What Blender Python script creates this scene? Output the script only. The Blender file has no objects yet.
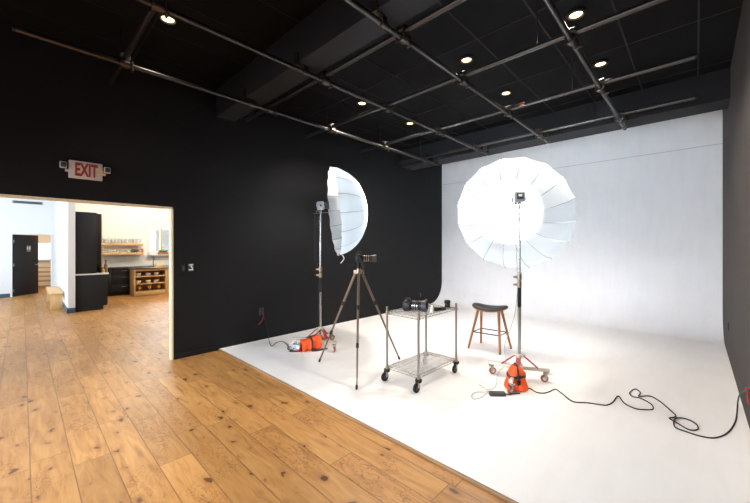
import bpy, bmesh, math, random
from mathutils import Vector, Matrix, Quaternion
random.seed(7)
PI = math.pi
C = bpy.context.scene.collection
R_ = math.radians

# ------------------------------------------------------------------ camera frame
FPX = math.sqrt((696-375)*(375-22)); HZ = 247; EYE = 1.57
YAW = math.atan((696-375)/FPX); SA, CA = math.sin(YAW), math.cos(YAW)
CYC = 0.02
def ray(u, v):
    r = (u-375)/FPX
    return (-SA+r*CA, CA+r*SA, (HZ-v)/FPX)
def fl(u, v, z=CYC):
    d = ray(u, v); t = (z-EYE)/d[2]
    return Vector((d[0]*t, d[1]*t, z))
def onx(u, v, X):
    d = ray(u, v); t = X/d[0]
    return Vector((X, d[1]*t, EYE+d[2]*t))
def FR(F, R, z):
    return Vector((-SA*F+CA*R, CA*F+SA*R, z))
def UVF(u, v, F):
    return FR(F, (u-375)/FPX*F, EYE+(HZ-v)/FPX*F)

# ------------------------------------------------------------------ materials
MATS = {}
def mat(name, col, rough=0.5, metal=0.0, var=0.08, scale=6.0, bump=0.0, bscale=40.0, **kw):
    if name in MATS: return MATS[name]
    m = bpy.data.materials.new(name); m.use_nodes = True
    nt = m.node_tree; b = nt.nodes['Principled BSDF']
    tc = nt.nodes.new('ShaderNodeTexCoord')
    nz = nt.nodes.new('ShaderNodeTexNoise'); nz.inputs['Scale'].default_value = scale; nz.inputs['Detail'].default_value = 4
    nt.links.new(tc.outputs['Object'], nz.inputs['Vector'])
    mx = nt.nodes.new('ShaderNodeMix'); mx.data_type = 'RGBA'
    mx.inputs[6].default_value = (*[c*(1-var) for c in col], 1)
    mx.inputs[7].default_value = (*[min(1, c*(1+var)) for c in col], 1)
    nt.links.new(nz.outputs['Fac'], mx.inputs[0]); nt.links.new(mx.outputs[2], b.inputs['Base Color'])
    b.inputs['Roughness'].default_value = rough; b.inputs['Metallic'].default_value = metal
    if bump:
        n2 = nt.nodes.new('ShaderNodeTexNoise'); n2.inputs['Scale'].default_value = bscale; n2.inputs['Detail'].default_value = 3
        nt.links.new(tc.outputs['Object'], n2.inputs['Vector'])
        bp = nt.nodes.new('ShaderNodeBump'); bp.inputs['Strength'].default_value = bump; bp.inputs['Distance'].default_value = 0.01
        nt.links.new(n2.outputs['Fac'], bp.inputs['Height']); nt.links.new(bp.outputs[0], b.inputs['Normal'])
    for k, v in kw.items():
        b.inputs[k].default_value = v
    MATS[name] = m
    return m

def wood_mat(name, col, dark, axis='X', rough=0.45, sc=1.0):
    if name in MATS: return MATS[name]
    m = bpy.data.materials.new(name); m.use_nodes = True
    nt = m.node_tree; b = nt.nodes['Principled BSDF']
    tc = nt.nodes.new('ShaderNodeTexCoord'); mp = nt.nodes.new('ShaderNodeMapping')
    s = {'X': (1.2, 18, 18), 'Y': (18, 1.2, 18), 'Z': (18, 18, 1.2)}[axis]
    mp.inputs['Scale'].default_value = [q*sc for q in s]
    nz = nt.nodes.new('ShaderNodeTexNoise'); nz.inputs['Scale'].default_value = 1.5; nz.inputs['Detail'].default_value = 5; nz.inputs['Distortion'].default_value = 0.6
    cr = nt.nodes.new('ShaderNodeValToRGB'); cr.color_ramp.elements[0].color = (*dark, 1); cr.color_ramp.elements[1].color = (*col, 1)
    cr.color_ramp.elements[0].position = 0.3; cr.color_ramp.elements[1].position = 0.65
    nt.links.new(tc.outputs['Object'], mp.inputs['Vector']); nt.links.new(mp.outputs[0], nz.inputs['Vector'])
    nt.links.new(nz.outputs['Fac'], cr.inputs[0]); nt.links.new(cr.outputs[0], b.inputs['Base Color'])
    b.inputs['Roughness'].default_value = rough
    MATS[name] = m
    return m

def N(nt, t, **kw):
    n = nt.nodes.new(t)
    for k, v in kw.items(): setattr(n, k, v)
    return n
def mth(nt, op, a, b=None, c=None):
    n = nt.nodes.new('ShaderNodeMath'); n.operation = op
    for i, v in enumerate((a, b, c)):
        if v is None: continue
        if isinstance(v, (int, float)): n.inputs[i].default_value = v
        else: nt.links.new(v, n.inputs[i])
    return n.outputs[0]

def floor_mat():
    m = bpy.data.materials.new('oak_planks'); m.use_nodes = True
    nt = m.node_tree; L = nt.links.new; b = nt.nodes['Principled BSDF']
    tc = N(nt, 'ShaderNodeTexCoord'); sp = N(nt, 'ShaderNodeSeparateXYZ'); L(tc.outputs['Object'], sp.inputs[0])
    x, y = sp.outputs[0], sp.outputs[1]
    ry = mth(nt, 'DIVIDE', mth(nt, 'SUBTRACT', y, 0.041), 0.2125)
    row = mth(nt, 'FLOOR', ry); fy = mth(nt, 'FRACT', ry)
    wn = N(nt, 'ShaderNodeTexWhiteNoise', noise_dimensions='1D'); L(row, wn.inputs['W'])
    rx = mth(nt, 'ADD', mth(nt, 'DIVIDE', x, 1.55), mth(nt, 'MULTIPLY', wn.outputs['Value'], 7.3))
    colm = mth(nt, 'FLOOR', rx); fx = mth(nt, 'FRACT', rx)
    cb = N(nt, 'ShaderNodeCombineXYZ'); L(row, cb.inputs[0]); L(colm, cb.inputs[1])
    w2 = N(nt, 'ShaderNodeTexWhiteNoise', noise_dimensions='3D'); L(cb.outputs[0], w2.inputs['Vector'])
    # joints
    ey = mth(nt, 'MULTIPLY', mth(nt, 'MINIMUM', fy, mth(nt, 'SUBTRACT', 1.0, fy)), 0.2125)
    ex = mth(nt, 'MULTIPLY', mth(nt, 'MINIMUM', fx, mth(nt, 'SUBTRACT', 1.0, fx)), 1.55)
    e = mth(nt, 'MINIMUM', ey, ex)
    joint = N(nt, 'ShaderNodeMapRange'); joint.inputs[1].default_value = 0.0012; joint.inputs[2].default_value = 0.0042
    joint.inputs[3].default_value = 1; joint.inputs[4].default_value = 0; L(e, joint.inputs[0])
    # grain, shifted per plank
    off = N(nt, 'ShaderNodeVectorMath', operation='SCALE'); L(w2.outputs['Color'], off.inputs[0]); off.inputs['Scale'].default_value = 20
    ad = N(nt, 'ShaderNodeVectorMath', operation='ADD'); L(tc.outputs['Object'], ad.inputs[0]); L(off.outputs[0], ad.inputs[1])
    mp = N(nt, 'ShaderNodeMapping'); mp.inputs['Scale'].default_value = (1.3, 9, 1); L(ad.outputs[0], mp.inputs['Vector'])
    g = N(nt, 'ShaderNodeTexNoise'); g.inputs['Scale'].default_value = 1.6; g.inputs['Detail'].default_value = 6; g.inputs['Distortion'].default_value = 1.6; L(mp.outputs[0], g.inputs['Vector'])
    mp2 = N(nt, 'ShaderNodeMapping'); mp2.inputs['Scale'].default_value = (2, 40, 1); L(ad.outputs[0], mp2.inputs['Vector'])
    g2 = N(nt, 'ShaderNodeTexNoise'); g2.inputs['Scale'].default_value = 3; g2.inputs['Detail'].default_value = 4; L(mp2.outputs[0], g2.inputs['Vector'])
    cr = N(nt, 'ShaderNodeValToRGB'); E_ = cr.color_ramp.elements
    E_[0].position = 0.28; E_[0].color = (0.27, 0.112, 0.030, 1); E_[1].position = 0.66; E_[1].color = (0.52, 0.272, 0.092, 1)
    mid = E_.new(0.46); mid.color = (0.42, 0.203, 0.060, 1)
    L(mth(nt, 'ADD', mth(nt, 'MULTIPLY', g.outputs['Fac'], 0.75), mth(nt, 'MULTIPLY', g2.outputs['Fac'], 0.25)), cr.inputs[0])
    # plank tone
    hs = N(nt, 'ShaderNodeHueSaturation'); L(cr.outputs[0], hs.inputs['Color'])
    vr = N(nt, 'ShaderNodeMapRange'); vr.inputs[3].default_value = 0.84; vr.inputs[4].default_value = 1.14; L(w2.outputs['Value'], vr.inputs[0]); L(vr.outputs[0], hs.inputs['Value'])
    # knots
    mk = N(nt, 'ShaderNodeMapping'); mk.inputs['Scale'].default_value = (3.2, 5.2, 1); L(ad.outputs[0], mk.inputs['Vector'])
    dn = N(nt, 'ShaderNodeTexNoise'); dn.inputs['Scale'].default_value = 14; dn.inputs['Detail'].default_value = 4; L(ad.outputs[0], dn.inputs['Vector'])
    dv = N(nt, 'ShaderNodeVectorMath', operation='SCALE'); L(dn.outputs['Color'], dv.inputs[0]); dv.inputs['Scale'].default_value = 0.45
    da = N(nt, 'ShaderNodeVectorMath', operation='ADD'); L(mk.outputs[0], da.inputs[0]); L(dv.outputs[0], da.inputs[1])
    vo = N(nt, 'ShaderNodeTexVoronoi', voronoi_dimensions='2D'); vo.inputs['Scale'].default_value = 0.95; L(da.outputs[0], vo.inputs['Vector'])
    sc = N(nt, 'ShaderNodeSeparateColor'); L(vo.outputs['Color'], sc.inputs[0])
    rad = mth(nt, 'MULTIPLY', mth(nt, 'POWER', sc.outputs[0], 1.8), 0.11)
    kn = N(nt, 'ShaderNodeMapRange'); kn.interpolation_type = 'SMOOTHSTEP'
    L(mth(nt, 'SUBTRACT', vo.outputs['Distance'], rad), kn.inputs[0])
    kn.inputs[1].default_value = -0.02; kn.inputs[2].default_value = 0.03; kn.inputs[3].default_value = 0.9; kn.inputs[4].default_value = 0
    halo = N(nt, 'ShaderNodeMapRange'); halo.interpolation_type = 'SMOOTHSTEP'
    L(mth(nt, 'SUBTRACT', vo.outputs['Distance'], rad), halo.inputs[0])
    halo.inputs[1].default_value = -0.02; halo.inputs[2].default_value = 0.20; halo.inputs[3].default_value = 0.55; halo.inputs[4].default_value = 0
    def mixc(a, fac, col):
        mx = N(nt, 'ShaderNodeMix', data_type='RGBA'); L(fac, mx.inputs[0]); L(a, mx.inputs[6]); mx.inputs[7].default_value = (*col, 1); return mx.outputs[2]
    c = mixc(hs.outputs[0], halo.outputs[0], (0.27, 0.11, 0.033))
    c = mixc(c, kn.outputs[0], (0.05, 0.018, 0.008))
    cn = N(nt, 'ShaderNodeTexNoise'); cn.inputs['Scale'].default_value = 1.1; cn.inputs['Detail'].default_value = 2; L(ad.outputs[0], cn.inputs['Vector'])
    mc = N(nt, 'ShaderNodeMapping'); mc.inputs['Scale'].default_value = (4, 9, 1); L(ad.outputs[0], mc.inputs['Vector'])
    rn = N(nt, 'ShaderNodeTexNoise'); rn.inputs['Scale'].default_value = 2.2; rn.inputs['Detail'].default_value = 3; rn.inputs['Distortion'].default_value = 1.2; L(mc.outputs[0], rn.inputs['Vector'])
    rg = N(nt, 'ShaderNodeMapRange'); L(mth(nt, 'ABSOLUTE', mth(nt, 'SUBTRACT', rn.outputs['Fac'], 0.5)), rg.inputs[0]); rg.inputs[1].default_value = 0.004; rg.inputs[2].default_value = 0.03; rg.inputs[3].default_value = 0.8; rg.inputs[4].default_value = 0
    cm = N(nt, 'ShaderNodeMapRange'); L(cn.outputs['Fac'], cm.inputs[0]); cm.inputs[1].default_value = 0.50; cm.inputs[2].default_value = 0.60
    c = mixc(c, mth(nt, 'MULTIPLY', rg.outputs[0], cm.outputs[0]), (0.13, 0.05, 0.016))
    gm = N(nt, 'ShaderNodeMapRange'); L(cn.outputs['Fac'], gm.inputs[0]); gm.inputs[1].default_value = 0.45; gm.inputs[2].default_value = 0.75; gm.inputs[4].default_value = 0.45
    c = mixc(c, gm.outputs[0], (0.34, 0.145, 0.040))
    c = mixc(c, mth(nt, 'MULTIPLY', joint.outputs[0], 0.75), (0.10, 0.045, 0.016))
    L(c, b.inputs['Base Color'])
    rr = N(nt, 'ShaderNodeMapRange'); rr.inputs[3].default_value = 0.34; rr.inputs[4].default_value = 0.5; L(g2.outputs['Fac'], rr.inputs[0]); L(rr.outputs[0], b.inputs['Roughness'])
    bp = N(nt, 'ShaderNodeBump'); bp.inputs['Strength'].default_value = 0.25; bp.inputs['Distance'].default_value = 0.002
    L(mth(nt, 'SUBTRACT', g.outputs['Fac'], mth(nt, 'MULTIPLY', joint.outputs[0], 3.0)), bp.inputs['Height']); L(bp.outputs[0], b.inputs['Normal'])
    return m

def cyc_mat():
    m = bpy.data.materials.new('matte_white_paint'); m.use_nodes = True
    nt = m.node_tree; L = nt.links.new; b = nt.nodes['Principled BSDF']
    tc = N(nt, 'ShaderNodeTexCoord'); sp = N(nt, 'ShaderNodeSeparateXYZ'); L(tc.outputs['Object'], sp.inputs[0])
    dz = mth(nt, 'ABSOLUTE', mth(nt, 'SUBTRACT', sp.outputs[2], 3.345))
    seam = mth(nt, 'LESS_THAN', dz, 0.006)
    # scuffs on the floor
    nz = N(nt, 'ShaderNodeTexNoise'); nz.inputs['Scale'].default_value = 2.5; nz.inputs['Detail'].default_value = 7; L(tc.outputs['Object'], nz.inputs['Vector'])
    mp = N(nt, 'ShaderNodeMapping'); mp.inputs['Scale'].default_value = (5, 0.7, 1); mp.inputs['Rotation'].default_value = (0, 0, 0.5); L(tc.outputs['Object'], mp.inputs['Vector'])
    n2 = N(nt, 'ShaderNodeTexNoise'); n2.inputs['Scale'].default_value = 2; n2.inputs['Detail'].default_value = 5; L(mp.outputs[0], n2.inputs['Vector'])
    cr = N(nt, 'ShaderNodeValToRGB'); cr.color_ramp.elements[0].color = (0.80, 0.785, 0.775, 1); cr.color_ramp.elements[1].color = (0.84, 0.825, 0.815, 1)
    cr.color_ramp.elements[0].position = 0.3; cr.color_ramp.elements[1].position = 0.55
    L(mth(nt, 'ADD', mth(nt, 'MULTIPLY', nz.outputs['Fac'], 0.5), mth(nt, 'MULTIPLY', n2.outputs['Fac'], 0.5)), cr.inputs[0])
    mx = N(nt, 'ShaderNodeMix', data_type='RGBA'); L(mth(nt, 'MULTIPLY', seam, 0.55), mx.inputs[0]); L(cr.outputs[0], mx.inputs[6]); mx.inputs[7].default_value = (0.3, 0.3, 0.32, 1)
    L(mx.outputs[2], b.inputs['Base Color']); b.inputs['Roughness'].default_value = 0.62
    return m

def ceiling_mat():
    m = bpy.data.materials.new('black_ceiling_tiles'); m.use_nodes = True
    nt = m.node_tree; L = nt.links.new; b = nt.nodes['Principled BSDF']
    tc = N(nt, 'ShaderNodeTexCoord')
    n2 = N(nt, 'ShaderNodeTexNoise'); n2.inputs['Scale'].default_value = 1.3; n2.inputs['Detail'].default_value = 6; L(tc.outputs['Object'], n2.inputs['Vector'])
    cr = N(nt, 'ShaderNodeValToRGB'); cr.color_ramp.elements[0].color = (0.0022, 0.0022, 0.0025, 1); cr.color_ramp.elements[1].color = (0.0055, 0.005, 0.005, 1)
    L(n2.outputs['Fac'], cr.inputs[0]); L(cr.outputs[0], b.inputs['Base Color']); b.inputs['Roughness'].default_value = 0.75; b.inputs['Specular IOR Level'].default_value = 0.12
    return m

def emis(name, col, st):
    m = bpy.data.materials.new(name); m.use_nodes = True
    nt = m.node_tree; nt.nodes.remove(nt.nodes['Principled BSDF'])
    e = nt.nodes.new('ShaderNodeEmission'); e.inputs[0].default_value = (*col, 1); e.inputs[1].default_value = st
    nz = nt.nodes.new('ShaderNodeTexNoise'); nz.inputs['Scale'].default_value = 2
    nt.links.new(e.outputs[0], nt.nodes['Material Output'].inputs[0]); return m

def fabric_mat(name, col, tr=0.5):
    m = bpy.data.materials.new(name); m.use_nodes = True
    nt = m.node_tree; L = nt.links.new; nt.nodes.remove(nt.nodes['Principled BSDF'])
    tc = N(nt, 'ShaderNodeTexCoord'); nz = N(nt, 'ShaderNodeTexNoise'); nz.inputs['Scale'].default_value = 5; L(tc.outputs['Object'], nz.inputs['Vector'])
    mx = N(nt, 'ShaderNodeMix', data_type='RGBA'); L(nz.outputs['Fac'], mx.inputs[0])
    mx.inputs[6].default_value = (*[c*0.95 for c in col], 1); mx.inputs[7].default_value = (*col, 1)
    d = N(nt, 'ShaderNodeBsdfDiffuse'); t = N(nt, 'ShaderNodeBsdfTranslucent'); L(mx.outputs[2], d.inputs[0]); L(mx.outputs[2], t.inputs[0])
    ms = N(nt, 'ShaderNodeMixShader'); ms.inputs[0].default_value = tr; L(d.outputs[0], ms.inputs[1]); L(t.outputs[0], ms.inputs[2])
    L(ms.outputs[0], nt.nodes['Material Output'].inputs[0]); return m

def glass_mat(name, col=(1, 1, 1), rough=0.0, alpha=0.75):
    m = bpy.data.materials.new(name); m.use_nodes = True
    nt = m.node_tree; L = nt.links.new; b = nt.nodes['Principled BSDF']
    b.inputs['Base Color'].default_value = (*col, 1); b.inputs['Roughness'].default_value = 0.05
    tr = N(nt, 'ShaderNodeBsdfTransparent'); ms = N(nt, 'ShaderNodeMixShader'); ms.inputs[0].default_value = alpha
    L(b.outputs[0], ms.inputs[1]); L(tr.outputs[0], ms.inputs[2]); L(ms.outputs[0], nt.nodes['Material Output'].inputs[0])
    return m

BLACKW = mat('black_wall_paint', (0.0085, 0.0082, 0.0086), 0.6, var=0.12, scale=1.5, bump=0.06, bscale=30, **{'Specular IOR Level': 0.18})
RIGHTW = mat('dark_brown_wall_paint', (0.060, 0.050, 0.046), 0.7, var=0.15, scale=1.2, bump=0.06, bscale=30, **{'Specular IOR Level': 0.15})
WHITEW = mat('white_wall_paint', (0.73, 0.75, 0.76), 0.6, var=0.02)
CREAMW = mat('kitchen_wall_paint', (0.82, 0.80, 0.75), 0.6, var=0.02)
CYCM = cyc_mat(); FLOORM = floor_mat(); CEILM = ceiling_mat()
BEAMM = mat('charcoal_beam_paint', (0.016, 0.016, 0.017), 0.6, var=0.1, scale=2, **{'Specular IOR Level': 0.2})
TGRID = mat('dark_grid_bars', (0.011, 0.011, 0.012), 0.5, **{'Specular IOR Level': 0.2})
PIPEM = mat('dark_steel_pipe', (0.085, 0.077, 0.075), 0.34, 0.9, var=0.2, scale=8)
CLAMPM = mat('dark_clamp_metal', (0.10, 0.085, 0.075), 0.35, 0.9, var=0.2, scale=20)
CHROME = mat('chrome_steel', (0.34, 0.33, 0.32), 0.22, 1.0, var=0.06)
WIRE = mat('zinc_wire', (0.26, 0.24, 0.22), 0.28, 0.9, var=0.1)
BRASSY = mat('warm_steel_collar', (0.35, 0.27, 0.19), 0.3, 0.9)
RUBBER = mat('black_rubber', (0.008, 0.008, 0.009), 0.6, bump=0.1, **{'Specular IOR Level': 0.3})
BPLAST = mat('black_plastic', (0.008, 0.008, 0.009), 0.45, var=0.15, **{'Specular IOR Level': 0.3})
DGREY = mat('dark_grey_plastic', (0.035, 0.035, 0.038), 0.45)
HEADG = mat('silver_grey_housing', (0.33, 0.36, 0.40), 0.4, 0.2)
RED = mat('red_paint', (0.30, 0.016, 0.014), 0.45, var=0.1)
ORANGE = mat('orange_nylon', (0.80, 0.085, 0.006), 0.6, var=0.14, scale=9, bump=0.5, bscale=14)
WEB = mat('black_webbing', (0.02, 0.02, 0.02), 0.7, bump=0.3, bscale=300)
REDRUB = mat('red_brown_tyre', (0.30, 0.06, 0.035), 0.5)
WHITEP = mat('white_plastic', (0.75, 0.75, 0.74), 0.35)
BRONZE = mat('bronze_tripod_tube', (0.19, 0.13, 0.095), 0.33, 0.75, var=0.1)
ALU = mat('brushed_beige_aluminium', (0.62, 0.56, 0.47), 0.35, 0.6)
WALNUT = wood_mat('amber_stool_wood', (0.36, 0.125, 0.018), (0.22, 0.07, 0.010), 'Z', 0.35)
OAKX = wood_mat('light_oak', (0.72, 0.47, 0.22), (0.58, 0.35, 0.15), 'Y', 0.45)
OAKZ = wood_mat('light_oak_upright', (0.72, 0.47, 0.22), (0.58, 0.35, 0.15), 'Z', 0.45)
TRIMW = wood_mat('pale_pine_trim', (0.72, 0.60, 0.42), (0.62, 0.49, 0.32), 'Z', 0.5)
EDGEW = wood_mat('brown_edge_strip', (0.32, 0.19, 0.09), (0.2, 0.11, 0.05), 'X', 0.5)
LEATHER = mat('charcoal_leather', (0.018, 0.017, 0.019), 0.5, bump=0.15, bscale=120)
CABBL = mat('black_cabinet_paint', (0.020, 0.021, 0.025), 0.5, var=0.05, **{'Specular IOR Level': 0.25})
COUNTERW = mat('white_countertop', (0.78, 0.76, 0.72), 0.3)
COUNTERD = mat('dark_stone_countertop', (0.05, 0.05, 0.055), 0.3)
BASEBL = mat('slate_blue_baseboard', (0.05, 0.085, 0.12), 0.5)
TILEW = mat('white_backsplash', (0.78, 0.77, 0.74), 0.3)
CERAM = mat('white_ceramic', (0.82, 0.80, 0.76), 0.25)
CERYEL = mat('ochre_ceramic', (0.75, 0.42, 0.10), 0.35)
CLEAR = glass_mat('clear_glass', (0.85, 0.9, 0.92), 0.02, 0.86)
PANE = glass_mat('window_glass', (0.9, 0.95, 1.0), 0.02, 0.9)
UFAB = fabric_mat('white_diffusion_fabric', (0.84, 0.92, 0.98), 0.80)
USEAM = fabric_mat('grey_umbrella_seam', (0.50, 0.55, 0.60), 0.25)
SHIRT = mat('green_leaf', (0.10, 0.22, 0.06), 0.5, var=0.3)
TERRA = mat('terracotta_planter', (0.42, 0.15, 0.07), 0.6)
YEL = mat('yellow_fruit', (0.80, 0.55, 0.06), 0.45, var=0.2)
TAN = mat('beige_patch', (0.62, 0.42, 0.20), 0.6)
SIGNP = mat('cream_sign_face', (0.52, 0.45, 0.41), 0.5)
SIGNR = mat('exit_letter_red', (0.26, 0.02, 0.01), 0.5)
WCABLE = mat('grey_white_cable', (0.40, 0.38, 0.38), 0.5)
BULB = emis('warm_lamp_glow', (1.0, 0.62, 0.30), 7.0)
FLASH = emis('flash_tube_glow', (0.95, 0.98, 1.0), 20.0)
LITWIN = emis('bright_frosted_window', (0.85, 0.95, 1.0), 1.7)
HOUSE = mat('pale_siding', (0.55, 0.58, 0.62), 0.7)

# ------------------------------------------------------------------ mesh builder
class MB:
    def __init__(s): s.bm = bmesh.new()
    def _merge(s, tmp, M=None, mi=0):
        me = bpy.data.meshes.new('t')
        for f in tmp.faces: f.material_index = mi
        if M is not None: tmp.transform(M)
        tmp.to_mesh(me); tmp.free(); s.bm.from_mesh(me); bpy.data.meshes.remove(me)
        return s
    def box(s, c, size, rot=None, bev=0.0, mi=0, taper=None):
        t = bmesh.new(); bmesh.ops.create_cube(t, size=1.0)
        for v in t.verts:
            v.co = Vector((v.co.x*size[0], v.co.y*size[1], v.co.z*size[2]))
            if taper and v.co.z > 0: v.co.x *= taper; v.co.y *= taper
        if bev: bmesh.ops.bevel(t, geom=list(t.edges), offset=bev, segments=2, profile=0.5, affect='EDGES')
        M = Matrix.Translation(Vector(c))
        if rot is not None: M = M @ (rot.to_4x4() if not isinstance(rot, Matrix) or len(rot) == 3 else rot)
        return s._merge(t, M, mi)
    def aabb(s, a, b, bev=0.0, mi=0):
        a = Vector(a); b = Vector(b)
        return s.box((a+b)/2, [abs(q) for q in (b-a)], None, bev, mi)
    def cyl(s, p0, p1, r0, r1=None, n=16, mi=0, caps=True):
        p0 = Vector(p0); p1 = Vector(p1); r1 = r0 if r1 is None else r1
        d = p1-p0; L = d.length
        t = bmesh.new(); bmesh.ops.create_cone(t, cap_ends=caps, segments=n, radius1=r0, radius2=r1, depth=L)
        M = Matrix.Translation((p0+p1)/2) @ d.to_track_quat('Z', 'Y').to_matrix().to_4x4()
        return s._merge(t, M, mi)
    def ball(s, c, r, n=12, sc=(1, 1, 1), mi=0):
        t = bmesh.new(); bmesh.ops.create_uvsphere(t, u_segments=n, v_segments=max(6, n*2//3), radius=r)
        M = Matrix.Translation(Vector(c)) @ Matrix.Diagonal((*sc, 1))
        return s._merge(t, M, mi)
    def tube(s, pts, r, n=8, closed=False, mi=0):
        pts = [Vector(p) for p in pts]; k = len(pts); t = bmesh.new(); rings = []
        up = None
        for i, p in enumerate(pts):
            if closed: tan = pts[(i+1) % k]-pts[i-1]
            else: tan = pts[min(i+1, k-1)]-pts[max(i-1, 0)]
            if tan.length < 1e-9: tan = Vector((0, 0, 1))
            tan.normalize()
            if up is None:
                up = Vector((0, 0, 1)) if abs(tan.z) < 0.9 else Vector((1, 0, 0))
            a = tan.cross(up)
            if a.length < 1e-4: a = tan.orthogonal()
            a.normalize(); b = a.cross(tan).normalized(); up = b
            rr = r[i] if isinstance(r, (list, tuple)) else r
            rings.append([t.verts.new(p+a*rr*math.cos(2*PI*j/n)+b*rr*math.sin(2*PI*j/n)) for j in range(n)])
        m = k if closed else k-1
        for i in range(m):
            A = rings[i]; B = rings[(i+1) % k]
            for j in range(n): t.faces.new((A[j], A[(j+1) % n], B[(j+1) % n], B[j]))
        if not closed:
            t.faces.new(rings[0][::-1]); t.faces.new(rings[-1])
        return s._merge(t, None, mi)
    def lathe(s, prof, n=24, M=None, mi=0, caps=False):
        t = bmesh.new(); rings = []
        for r, z in prof:
            rings.append([t.verts.new((r*math.cos(2*PI*j/n), r*math.sin(2*PI*j/n), z)) for j in range(n)])
        for A, B in zip(rings, rings[1:]):
            for j in range(n): t.faces.new((A[j], A[(j+1) % n], B[(j+1) % n], B[j]))
        if caps:
            t.faces.new(rings[0][::-1]); t.faces.new(rings[-1])
        bmesh.ops.remove_doubles(t, verts=t.verts, dist=1e-6)
        return s._merge(t, M, mi)
    def grid(s, fn, nu, nv, cu=False, cv=False, mi=0, M=None):
        t = bmesh.new(); V = [[t.verts.new(fn(i/nu, j/nv)) for j in range(nv if cv else nv+1)] for i in range(nu if cu else nu+1)]
        for i in range(nu):
            for j in range(nv):
                a, b = V[i], V[(i+1) % len(V)]; j2 = (j+1) % len(a)
                try: t.faces.new((a[j], b[j], b[j2], a[j2]))
                except ValueError: pass
        bmesh.ops.remove_doubles(t, verts=t.verts, dist=1e-6)
        return s._merge(t, M, mi)
    def poly(s, pts, h, M=None, mi=0):       # extruded polygon along +z
        t = bmesh.new(); a = [t.verts.new((p[0], p[1], 0)) for p in pts]; b = [t.verts.new((p[0], p[1], h)) for p in pts]; n = len(pts)
        t.faces.new(a[::-1]); t.faces.new(b)
        for i in range(n): t.faces.new((a[i], a[(i+1) % n], b[(i+1) % n], b[i]))
        return s._merge(t, M, mi)
    def build(s, name, m, parent=None, loc=None, ang=35):
        bmesh.ops.recalc_face_normals(s.bm, faces=s.bm.faces)
        me = bpy.data.meshes.new(name); s.bm.to_mesh(me); s.bm.free()
        for q in (m if isinstance(m, (list, tuple)) else [m]): me.materials.append(q)
        if ang:
            for p in me.polygons: p.use_smooth = True
            me.set_sharp_from_angle(angle=R_(ang))
        o = bpy.data.objects.new(name, me); C.objects.link(o)
        if parent: o.parent = parent
        if loc is not None: o.location = loc
        return o

def tag(o, label=None, cat=None, group=None, kind=None):
    if label: o['label'] = label
    if cat: o['category'] = cat
    if group: o['group'] = group
    if kind: o['kind'] = kind
    return o
def thing(name, label, cat, loc=(0, 0, 0), rotz=0, group=None, quat=None):
    o = bpy.data.objects.new(name, None); C.objects.link(o); o.empty_display_size = 0.05
    o.location = loc
    if quat is not None: o.rotation_mode = 'QUATERNION'; o.rotation_quaternion = quat
    else: o.rotation_euler = (0, 0, rotz)
    return tag(o, label, cat, group)
def struct(name, mb, m, label=None, cat=None, parent=None, ang=35):
    o = mb.build(name, m, parent, ang=ang)
    return tag(o, label, cat, kind='structure')
def copy_tree(o, parent=None):
    c = o.copy(); C.objects.link(c); c.parent = parent
    for ch in list(o.children): copy_tree(ch, c)
    return c
def catmull(P, n=8):
    P = [Vector(p) for p in P]; out = []
    for i in range(len(P)-1):
        p0 = P[max(i-1, 0)]; p1 = P[i]; p2 = P[i+1]; p3 = P[min(i+2, len(P)-1)]
        for k in range(n):
            t = k/n
            out.append(0.5*((2*p1)+(-p0+p2)*t+(2*p0-5*p1+4*p2-p3)*t*t+(-p0+3*p1-3*p2+p3)*t**3))
    out.append(P[-1]); return out

# ------------------------------------------------------------------ the studio shell
XL, XR, YE, YB, ZC = -5.26, 0.33, 2.06, 8.29, 3.95
YJ, ZO = 1.45, 2.125          # jamb and head of the opening in the left wall
WT = 0.10
YS = -3.0                     # wall behind the camera
XO = -19.5
struct('floor', MB().aabb((XO, YS-0.2, -0.12), (XR+0.15, 6.2, 0)), FLOORM, 'knotty honey oak plank floor running through to the kitchen', 'floor')
rc = 0.58
prof = [(YE+0.02, CYC)]
MBc = MB()
MBc.aabb((XL, YE+0.02, 0.001), (XR, YB-rc, CYC))
struct('floor', MBc, CYCM, 'white painted studio floor in front of the backdrop sweep', 'floor')
def cycf(u, v):
    x = XL+(XR-XL)*u
    L1 = rc*PI/2; L2 = ZC-CYC-rc; s_ = v*(L1+L2)
    if s_ < L1:
        a = s_/rc; return Vector((x, YB-rc+rc*math.sin(a), CYC+rc-rc*math.cos(a)))
    return Vector((x, YB, CYC+rc+s_-L1))
struct('wall_back', MB().grid(cycf, 2, 80), CYCM, 'white curved backdrop wall sweeping into the floor', 'wall')
struct('trim_1', MB().aabb((XL, YE, 0.0), (XR, YE+0.02, CYC+0.001), 0.003), EDGEW, 'brown wooden edge strip between oak planks and white floor', 'trim')
# left wall (with the wide opening), right wall, wall behind
w = MB(); w.aabb((XL-WT, YJ, 0), (XL, YB+0.15, ZC)); w.aabb((XL-WT, -1.3, ZO), (XL, YJ, ZC)); w.aabb((XL-WT, YS, 0), (XL, -1.3, ZC))
struct('wall_left', w, BLACKW, 'matte black studio wall with the wide opening', 'wall')
struct('wall_right', MB().aabb((XR, YS, 0), (XR+0.15, YB+0.15, ZC)), RIGHTW, 'dark brown wall at the right of the white backdrop', 'wall')
w = MB(); WX0, WX1, WZ0, WZ1 = -4.6, -0.4, 0.5, 2.6
w.aabb((XL-WT, YS-0.15, 0), (WX0, YS, ZC)); w.aabb((WX1, YS-0.15, 0), (XR+0.15, YS, ZC)); w.aabb((WX0, YS-0.15, 0), (WX1, YS, WZ0)); w.aabb((WX0, YS-0.15, WZ1), (WX1, YS, ZC))
struct('wall_front', w, BLACKW, 'black wall behind the photographer with an added wide window opening', 'wall')
w = MB()
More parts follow.
